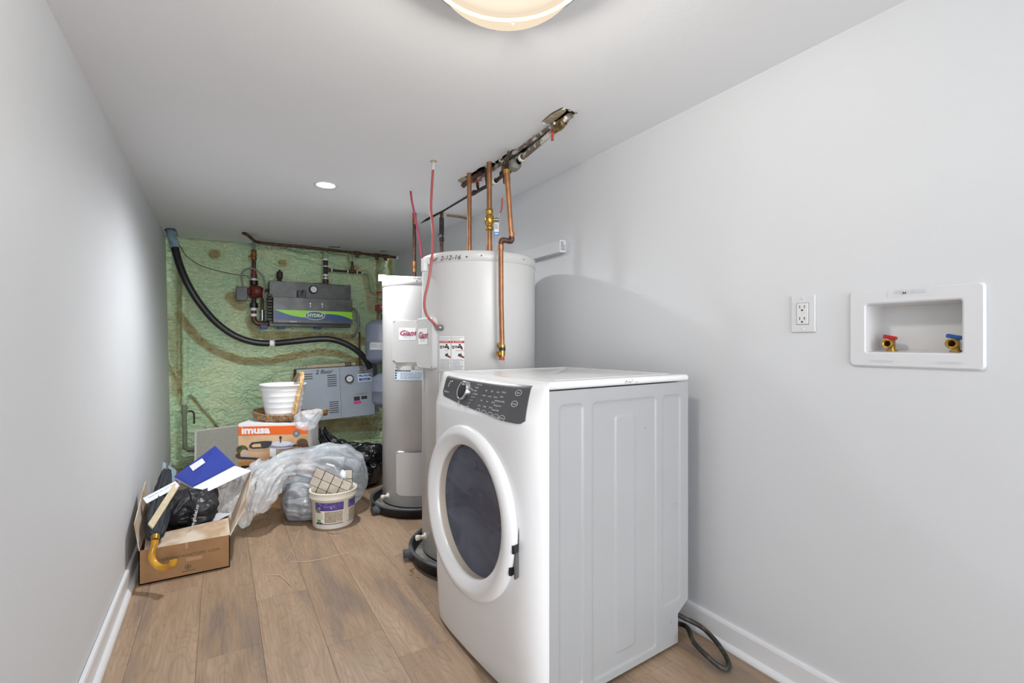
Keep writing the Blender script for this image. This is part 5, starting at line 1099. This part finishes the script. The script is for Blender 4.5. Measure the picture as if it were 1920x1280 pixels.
# pressure cooker box
hb = (q0-wp(450, 794, 3.16)).length; hb = wp(451, 794, 3.16).z-q0.z
t = thing('pressure_cooker_box', q0+u_*wl/2+vdir*.12, 'orange banded IMUSA pressure cooker box with pot picture standing on the pile', 'box')
cb((0, 0, bz), (wl, .26, bz+hb), mat('white_carton', (226, 224, 222), .5), .002).build('carton', t)
D = Decal(plane_fn(Vector((q0.x, q0.y, bz)), u_, (0, 0, 1)), .0012)
D.rect(.0, .0, wl, hb*.84, M_boxbg, 1).rect(0, hb*.72, wl, hb*.93, M_orange, 2)
D.text('ımusa', wl*.245, hb*.835, hb*.24, M_label, l=3, bold=.003, sx=1.15).rect(wl*.045, hb*.90, wl*.063, hb*.915, M_label, 3)
D.rect(0, 0, wl, hb*.1, mat('print_tabletop', (196, 138, 70), .5), 2)
px = wl*.605
D.poly([(px-.07, hb*.42), (px-.07, hb*.2), (px-.064, hb*.12), (px-.045, hb*.08), (px+.055, hb*.085), (px+.072, hb*.12), (px+.078, hb*.2), (px+.078, hb*.42)], M_pot, 3)
D.rect(px-.068, hb*.2, px-.03, hb*.4, M_label, 4).ell(px+.003, hb*.47, .083, .028, M_potl, 4).rect(px-.08, hb*.41, px+.086, hb*.46, M_potl, 4).ell(px+.003, hb*.50, .06, .018, mat('print_lid_light', (206, 206, 214), .4), 5)
D.poly([(px-.195, hb*.49), (px-.18, hb*.555), (px-.1, hb*.58), (px-.055, hb*.575), (px-.055, hb*.51), (px-.075, hb*.42), (px-.1, hb*.40), (px-.11, hb*.405), (px-.175, hb*.40), (px-.195, hb*.43)], M_inkd, 6)
D.poly([(px-.18, hb*.485), (px-.165, hb*.515), (px-.125, hb*.52), (px-.12, hb*.44), (px-.175, hb*.44)], M_boxbg, 7)
D.poly([(px+.075, hb*.46), (px+.085, hb*.48), (px+.11, hb*.475), (px+.112, hb*.445), (px+.09, hb*.42), (px+.078, hb*.42)], M_inkd, 6)
D.rect(px-.004, hb*.53, px+.004, hb*.63, M_inkd, 7).ell(px, hb*.65, .009, .011, M_inkd, 7)
D.ell(wl*.055, hb*.38, .036, .03, M_veg, 3).ell(wl*.09, hb*.28, .026, .03, mat('print_garlic', (198, 176, 158), .6), 4).ell(wl*.05, hb*.24, .04, .022, mat('print_brown', (92, 62, 44), .6), 3)
for i in range(9): D.ell(wl*.06+.012*i, hb*(.19-.004*i), .008, .008, M_inkd, 5)
D.ell(wl*.91, hb*.52, .035, .026, M_veg, 3).ell(wl*.93, hb*.42, .034, .045, mat('print_brown', (92, 62, 44), .6), 4).ell(wl*.9, hb*.33, .03, .02, M_inkd, 4)
D.ell(wl*.83, hb*.74, .023, .023, mat('print_badge', (112, 110, 108), .5), 4).ell(wl*.83, hb*.74, .017, .017, M_ink, 5).text('25', wl*.83, hb*.74, .016, M_label, l=6)
D.build('cooker_print', t)
ztb = bz+hb
# wicker tray with bow handle
bc = wp(543, 786, 3.32); bc.z = ztb+.001; bc += fr*.02
t = thing('wicker_basket', bc, 'flat woven wicker basket with tall straw handle under the white bin', 'basket')
mb = MB(); na_ = 72; prof = [(.0, .006), (.1, .006), (.135, .012), (.17, .03), (.205, .012), (.228, .018), (.236, .035), (.24, .052), (.232, .06), (.2, .054), (.165, .037), (.13, .02), (.1, .014), (.0, .014)]
vs = []; fs = []
for (r, z) in prof:
    for j in range(na_):
        a = 2*math.pi*j/na_; k_ = 1+.03*math.sin(a*18)*(r > .05)+.05*noise.noise((math.cos(a)*2, math.sin(a)*2, 1)); d = rt*math.cos(a)*1.05+fr*math.sin(a)*.62
        vs.append(bc+d*max(r, .001)*k_+Vector((0, 0, z+(.012*math.cos(2*a+.5) if r > .15 else 0)+.003*math.sin(a*36+r*200))))
for i in range(len(prof)-1):
    for j in range(na_): fs.append((i*na_+j, i*na_+(j+1) % na_, (i+1)*na_+(j+1) % na_, (i+1)*na_+j))
mb.add(vs, fs, M_wick, True); bk = mb.build('woven_tray', t)
mb = MB()
for r, z in ((.12, .016), (.15, .028), (.18, .042), (.21, .052), (.236, .055)):
    mb.tube([bc+(rt*math.cos(a)*1.05+fr*math.sin(a)*.62)*r*(1+.03*math.sin(a*18))+Vector((0, 0, z+(.012*math.cos(2*a+.5) if r > .15 else 0)+.002*math.sin(a*36))) for a in [2*math.pi*i/72 for i in range(73)]], .0045, M_wick, 6, cap=False)
mb.build('woven_ribs', bk)
hp = [wp(549, 792, 3.22), wp(553, 765, 3.24), wp(560, 735, 3.27), wp(565, 715, 3.3), wp(566, 702, 3.33), wp(562, 698, 3.38), wp(556, 706, 3.46), wp(551, 720, 3.52), wp(549, 745, 3.56), wp(550, 775, 3.58)]
for off in (-.006, .004, .010): MB().tube(smooth_path([p+rt*off+Vector((0, 0, off*.3)) for p in hp], 5), [.0065]*(5*(len(hp)-1)+1), M_rush, 8).build('handle_strand', t)
# white bin
bb = wp(531, 784, 3.34); bb.z = ztb+.018
rtop = 40/F*3.34*.98; rbot = 29/F*3.34; hbin = wp(533, 719, 3.34).z-bb.z
t = thing('waste_bin', bb, 'white round plastic waste bin with ribbed sides standing on the wicker basket', 'bin')
pr = [(.001, .0), (rbot-.004, 0), (rbot, .004)]
for i in range(1, 6):
    s = i/6; r = rbot+(rtop-rbot)*s; pr += [(r-.0002, hbin*s-.002), (r+.0009, hbin*s), (r+.0001, hbin*s+.002)]
pr += [(rtop, hbin*.95), (rtop+.005, hbin*.955), (rtop+.006, hbin), (rtop+.001, hbin+.001), (rtop-.003, hbin*.97), (rbot-.002, .01), (.001, .006)]
MB().lathe(pr, M_white, bb, 64).build('bin_body', t)
# clear crumpled bag on the basket
P = [wp(556, 800, 3.12), wp(566, 792, 3.12), wp(580, 784, 3.12), wp(594, 776, 3.14), wp(604, 771, 3.16)]
o = blob('crumpled_clear_bag', P, [.01, .048, .05, .03, .012], M_clear, 21, wr=.03, n=56, freq=16); tag(o, 'small crumpled clear plastic bag draped on the right of the wicker basket', 'bag')
# furnace filter
f0, f1 = wp(367, 808, 3.98), wp(470, 794, 4.12); f2, f3 = wp(470, 880, 4.05), wp(366, 880, 3.9)
f3 = wp(366, 905, 3.74); f2 = wp(470, 900, 3.86)
t = thing('furnace_filter', (f3+f2)/2, 'grey pleated furnace filter panel leaning behind the pressure cooker box', 'filter')
MB().slab([f3, f2, f1, f0], .02, M_filter).build('media', t)
nf = (f2-f3).cross(f0-f3).normalized()
for a_, b_ in ((f0, f1), (f0, f3), (f1, f2)):
    d = (b_-a_).normalized(); s_ = nf.cross(d)*.007; MB().slab([a_-s_+nf*.002, b_-s_+nf*.002, b_+s_+nf*.002, a_+s_+nf*.002], .024, M_labelt).build('frame_strip', t)
# black refuse bag
P = [wp(601, 802, 3.72), wp(606, 815, 3.72), wp(617, 832, 3.72), wp(634, 846, 3.74), wp(655, 862, 3.76), wp(678, 878, 3.78), wp(698, 892, 3.78), wp(711, 900, 3.78)]
o = blob('black_refuse_bag', P, [.012, .022, .035, .06, .135, .18, .135, .03], M_bag, 31, wr=.035, n=120, steps=14, freq=9, zr=1.0, fold=.045, ff=3.6); tag(o, 'knotted shiny black refuse bag slumped beside the slim heater', 'bag')
P = [wp(632, 826, 3.66), wp(642, 832, 3.66), wp(654, 842, 3.68), wp(668, 846, 3.7)]
blob('loose_tail', P, [.008, .03, .03, .01], M_bag, 35, o, wr=.03, n=36, freq=16)
# big translucent bag
P = [wp(472, 908, 2.86), wp(490, 896, 2.9), wp(515, 890, 2.98), wp(545, 882, 3.05), wp(580, 888, 3.12), wp(620, 900, 3.18), wp(655, 910, 3.22), wp(682, 922, 3.24)]
o = blob('translucent_rubbish_bag', P, [.03, .06, .065, .088, .148, .176, .15, .03], M_clearb, 41, wr=.028, n=140, steps=16, freq=6, zr=1.05, fold=.04); tag(o, 'big bluish translucent rubbish bag lying behind the compound bucket', 'bag')
P = [wp(530, 935, 3.02), wp(548, 935, 3.03), wp(575, 935, 3.05), wp(600, 940, 3.08), wp(620, 945, 3.1)]
o = blob('grey_filled_bag', P, [.03, .105, .13, .11, .03], mat('grey_film', (128, 130, 134), .3, col2=(164, 168, 172), scale=8, bump=.5, bscale=24), 45, wr=.02, n=100, freq=7, fold=.03); tag(o, 'grey filled plastic bag resting on the floor left of the bucket', 'bag')
P = [wp(560, 885, 3.15), wp(590, 880, 3.18), wp(615, 890, 3.2)]
for i, (px, py, r, col) in enumerate(((560, 905, .06, (176, 150, 128)), (598, 900, .07, (150, 132, 122)), (632, 915, .08, (122, 136, 152)), (575, 880, .05, (206, 190, 180)), (515, 905, .05, (150, 126, 98)))):
    pth, rad = ball(wp(px, py, 3.12), (r*1.2, r)); o2 = blob('bagged_item', pth, rad, mat('bagged_%d' % i, col, .7, var=.2, scale=12), 60+i, wr=.02, n=40, steps=4)
    lab = ('brown lump showing through the bag right of box flap', 'dark brown lump inside the translucent bag behind the bucket', 'slate blue lump at the right inside the translucent bag', 'pale pink lump at the top of the translucent bag', 'tan lump inside plastic nearest the cardboard box')[i]; tag(o2, lab, 'rubbish')
# clear sheet draped over the box edge
def drape(name, path, widths, drop, m, seed, label, th_=.0, cat='plastic sheet'):
    Q = smooth_path(path, 14); k = len(Q); xs = np.linspace(0, len(widths)-1, k); Wd = np.interp(xs, range(len(widths)), widths); Dp = np.interp(xs, range(len(drop)), drop); nn_ = 34; vs = []; fs = []
    for i, p in enumerate(Q):
        for j in range(nn_+1):
            s = j/nn_; q = p-fr*(s-.35)*Wd[i]*.9+Vector((0, 0, -Dp[i]*max(0, s-.4)/.6))
            v = Vector((i*.05+seed, s*1.6, seed)); q += Vector((.02*noise.noise(v*3), .02*noise.noise(v*3+Vector((5, 0, 0))), .05*(1-2*abs(noise.noise(v*2.2)))+.02*noise.noise(v*6)))
            q.z = max(q.z, .004); vs.append(q)
    n = nn_+1; fs = [(i*n+j, i*n+j+1, (i+1)*n+j+1, (i+1)*n+j) for i in range(k-1) for j in range(nn_)]
    o = MB().add(vs, fs, m, True).build(name); tag(o, label, cat); return o
M_sheet = glassy('milky_film', (228, 228, 228), .52, .25, .6, 16)
drape('clear_plastic_sheet', [wp(405, 918, 2.74), wp(425, 908, 2.78), wp(450, 897, 2.84), wp(478, 880, 2.88), wp(505, 890, 2.95), wp(530, 880, 3.02)], [.16, .22, .3, .34, .3, .2], [.0, .02, .16, .3, .26, .1], M_sheet, 2.3, 'milky clear plastic sheet draped from the cardboard box towards the bags')
P = [wp(478, 958, 2.78), wp(488, 930, 2.8), wp(500, 905, 2.86), wp(520, 885, 2.95), wp(545, 868, 3.03)]
o = blob('twisted_plastic_wrap', P, [.03, .065, .07, .06, .03], M_sheet, 51, wr=.025, n=90, freq=9, fold=.035); tag(o, 'bunched whitish plastic wrap hanging down between box flap and big bag', 'plastic wrap')
# bucket
bc = wp(625, 966, 2.95); bc.z = .0015; rt_, rb = 42.5/F*2.93, 36/F*2.95; hk = .215
t = thing('compound_bucket', bc, 'cream plastic tub with purple banded label and broken tile sheets inside', 'bucket')
MB().lathe([(.001, .0), (rb-.004, 0), (rb, .006), (rt_-.010, hk*.80), (rt_-.002, hk*.81), (rt_, hk*.83), (rt_-.002, hk*.86), (rt_-.003, hk*.965), (rt_+.002, hk*.97), (rt_+.001, hk), (rt_-.006, hk), (rt_-.012, hk*.9), (rb-.004, .008), (.001, .006)], M_cream, bc, 72).build('tub_body', t)
ac = math.atan2(-bc.y, -bc.x)
def bfn2(x, y, l): r = rb+(rt_-.010-rb)*y/(hk*.8)+.0008+l; a = ac+x/rb; return Vector((bc.x+r*math.cos(a), bc.y+r*math.sin(a), bc.z+y))
D = Decal(bfn2, .0005)
D.rect(-.105, .035, .055, .160, M_cream, 1, 16).rect(-.105, .112, .055, .160, M_purp, 2, 16).rect(-.105, .031, .055, .036, M_purp, 2, 16).rect(-.048, .040, .052, .108, M_tan, 2, 12)
D.lines(-.046, .042, .050, .106, 13, M_inkd, 3, 7, .25).lines(-.1, .06, -.056, .108, 5, M_ink, 3, 8, .3).rect(-.1, .1, -.07, .125, mat('label_grey', (110, 106, 104), .5), 3, 3).rect(-.095, .045, -.07, .06, mat('label_green', (90, 150, 100), .5), 3, 3).rect(-.1, .036, -.06, .043, M_inkd, 3, 3)
D.rect(.085, .035, .16, .160, M_cream, 1, 8).rect(.085, .112, .16, .16, M_purp, 2, 8).rect(.085, .031, .16, .036, M_purp, 2, 8).rect(.09, .040, .155, .108, M_tan, 2, 8).lines(.092, .042, .153, .106, 13, M_inkd, 3, 9, .25)
R_ = random.Random(4)
for i in range(26): x = R_.choice([R_.uniform(-.1, .05), R_.uniform(.088, .155)]); D.ell(x, R_.uniform(.116, .157), .0022, .0022, M_labelb, 3, 6)
D.text('MASTIC', -.02, .137, .018, mat('purple_light', (150, 140, 196), .5), l=3); D.build('tub_label', t)
hA = bfn2(.07, hk*.78, .004)
P = [wp(648, 926, 2.82), wp(646, 908, 2.82), wp(639, 893, 2.8), wp(630, 880, 2.78), wp(627, 874, 2.78)]
P2_ = [wp(627, 874, 2.78), wp(613, 870, 2.8)]
MB().tube(smooth_path(P, 5)+[P2_[1]], .0018, M_white, 8).build('wire_handle', t); MB().tube(P2_, .0062, M_white, 12).build('grip', t)
# tile sheets in the bucket
def tsheet(o_, u, v, nu, nv, label, skip=()):
    u_ = u*1.0; v_ = v*1.0; n__ = u.cross(v).normalized()
    t = thing('tile_sheet', o_, label, 'tiles')
    MB().slab([o_+n__*-.004, o_+v*nv+n__*-.004, o_+u*nu+v*nv+n__*-.004, o_+u*nu+n__*-.004], .002, M_grout).build('mesh_backing', t)
    for i in range(nu):
        for j in range(nv):
            if (i, j) in skip: continue
            c = [o_+u*(i+a)+v*(j+b) for a, b in ((.04, .04), (.96, .04), (.96, .96), (.04, .96))]; MB().slab(c, .007, M_tile, .0012).build('tile', t)
    return t
O_ = wp(594, 875, 2.90); tsheet(O_, wp(611, 882.5, 2.90)-O_, wp(587, 890.5, 2.93)-O_, 4, 3, 'large beige tile sheet with dark joints leaning left in the tub')
O_ = wp(646, 880, 3.0); tsheet(O_, wp(661, 880, 3.0)-O_, wp(646, 897, 3.0)-O_, 1, 2, 'narrow beige tile strip standing upright at the right of the tub')
pth, rad = ball(wp(643, 892, 2.97), (.02, .03), 7); o = blob('crumpled_tissue', pth, rad, M_paper, 71, wr=.02, n=36, steps=4, freq=20); tag(o, 'small white crumpled paper wad between the tile sheets in the tub', 'paper')
# loose threads on the floor
for pts, lab in (([(581, 925), (580, 945), (572, 975), (560, 1000), (552, 1020), (542, 1040), (532, 1050)], 'pale loose thread trailing from the tub down over the floor'),
                 ([(545, 1052), (575, 1052), (610, 1046), (640, 1038), (655, 1036)], 'pale thread lying across the planks in front of the tub'),
                 ([(505, 1078), (520, 1077), (535, 1086), (545, 1098)], 'short curled thread on the planks right of the cardboard box')):
    P = [atZ(x, y, .004) if y > 960 else wp(x, y, 2.86) for x, y in pts]
    o = MB().tube(smooth_path(P, 5), .0011, M_thread, 6).build('loose_thread'); tag(o, lab, 'thread')
# crumbs by the pan
mb = MB(); R_ = random.Random(9)
for i in range(26):
    c = atZ(R_.uniform(770, 822), R_.uniform(1058, 1082), .002); r = R_.uniform(.002, .007); a = R_.uniform(0, 3.1)
    mb.slab([c+Vector((math.cos(a+k_*1.57)*r*(1.8 if k_ % 2 else .6), math.sin(a+k_*1.57)*r*(1.8 if k_ % 2 else .6), 0)) for k_ in range(4)], .0015, M_joist)
o = mb.build('dirt_crumbs'); tag(o, 'brown dirt crumbs on the floor beside the large heater pan', 'dirt', kind='stuff')
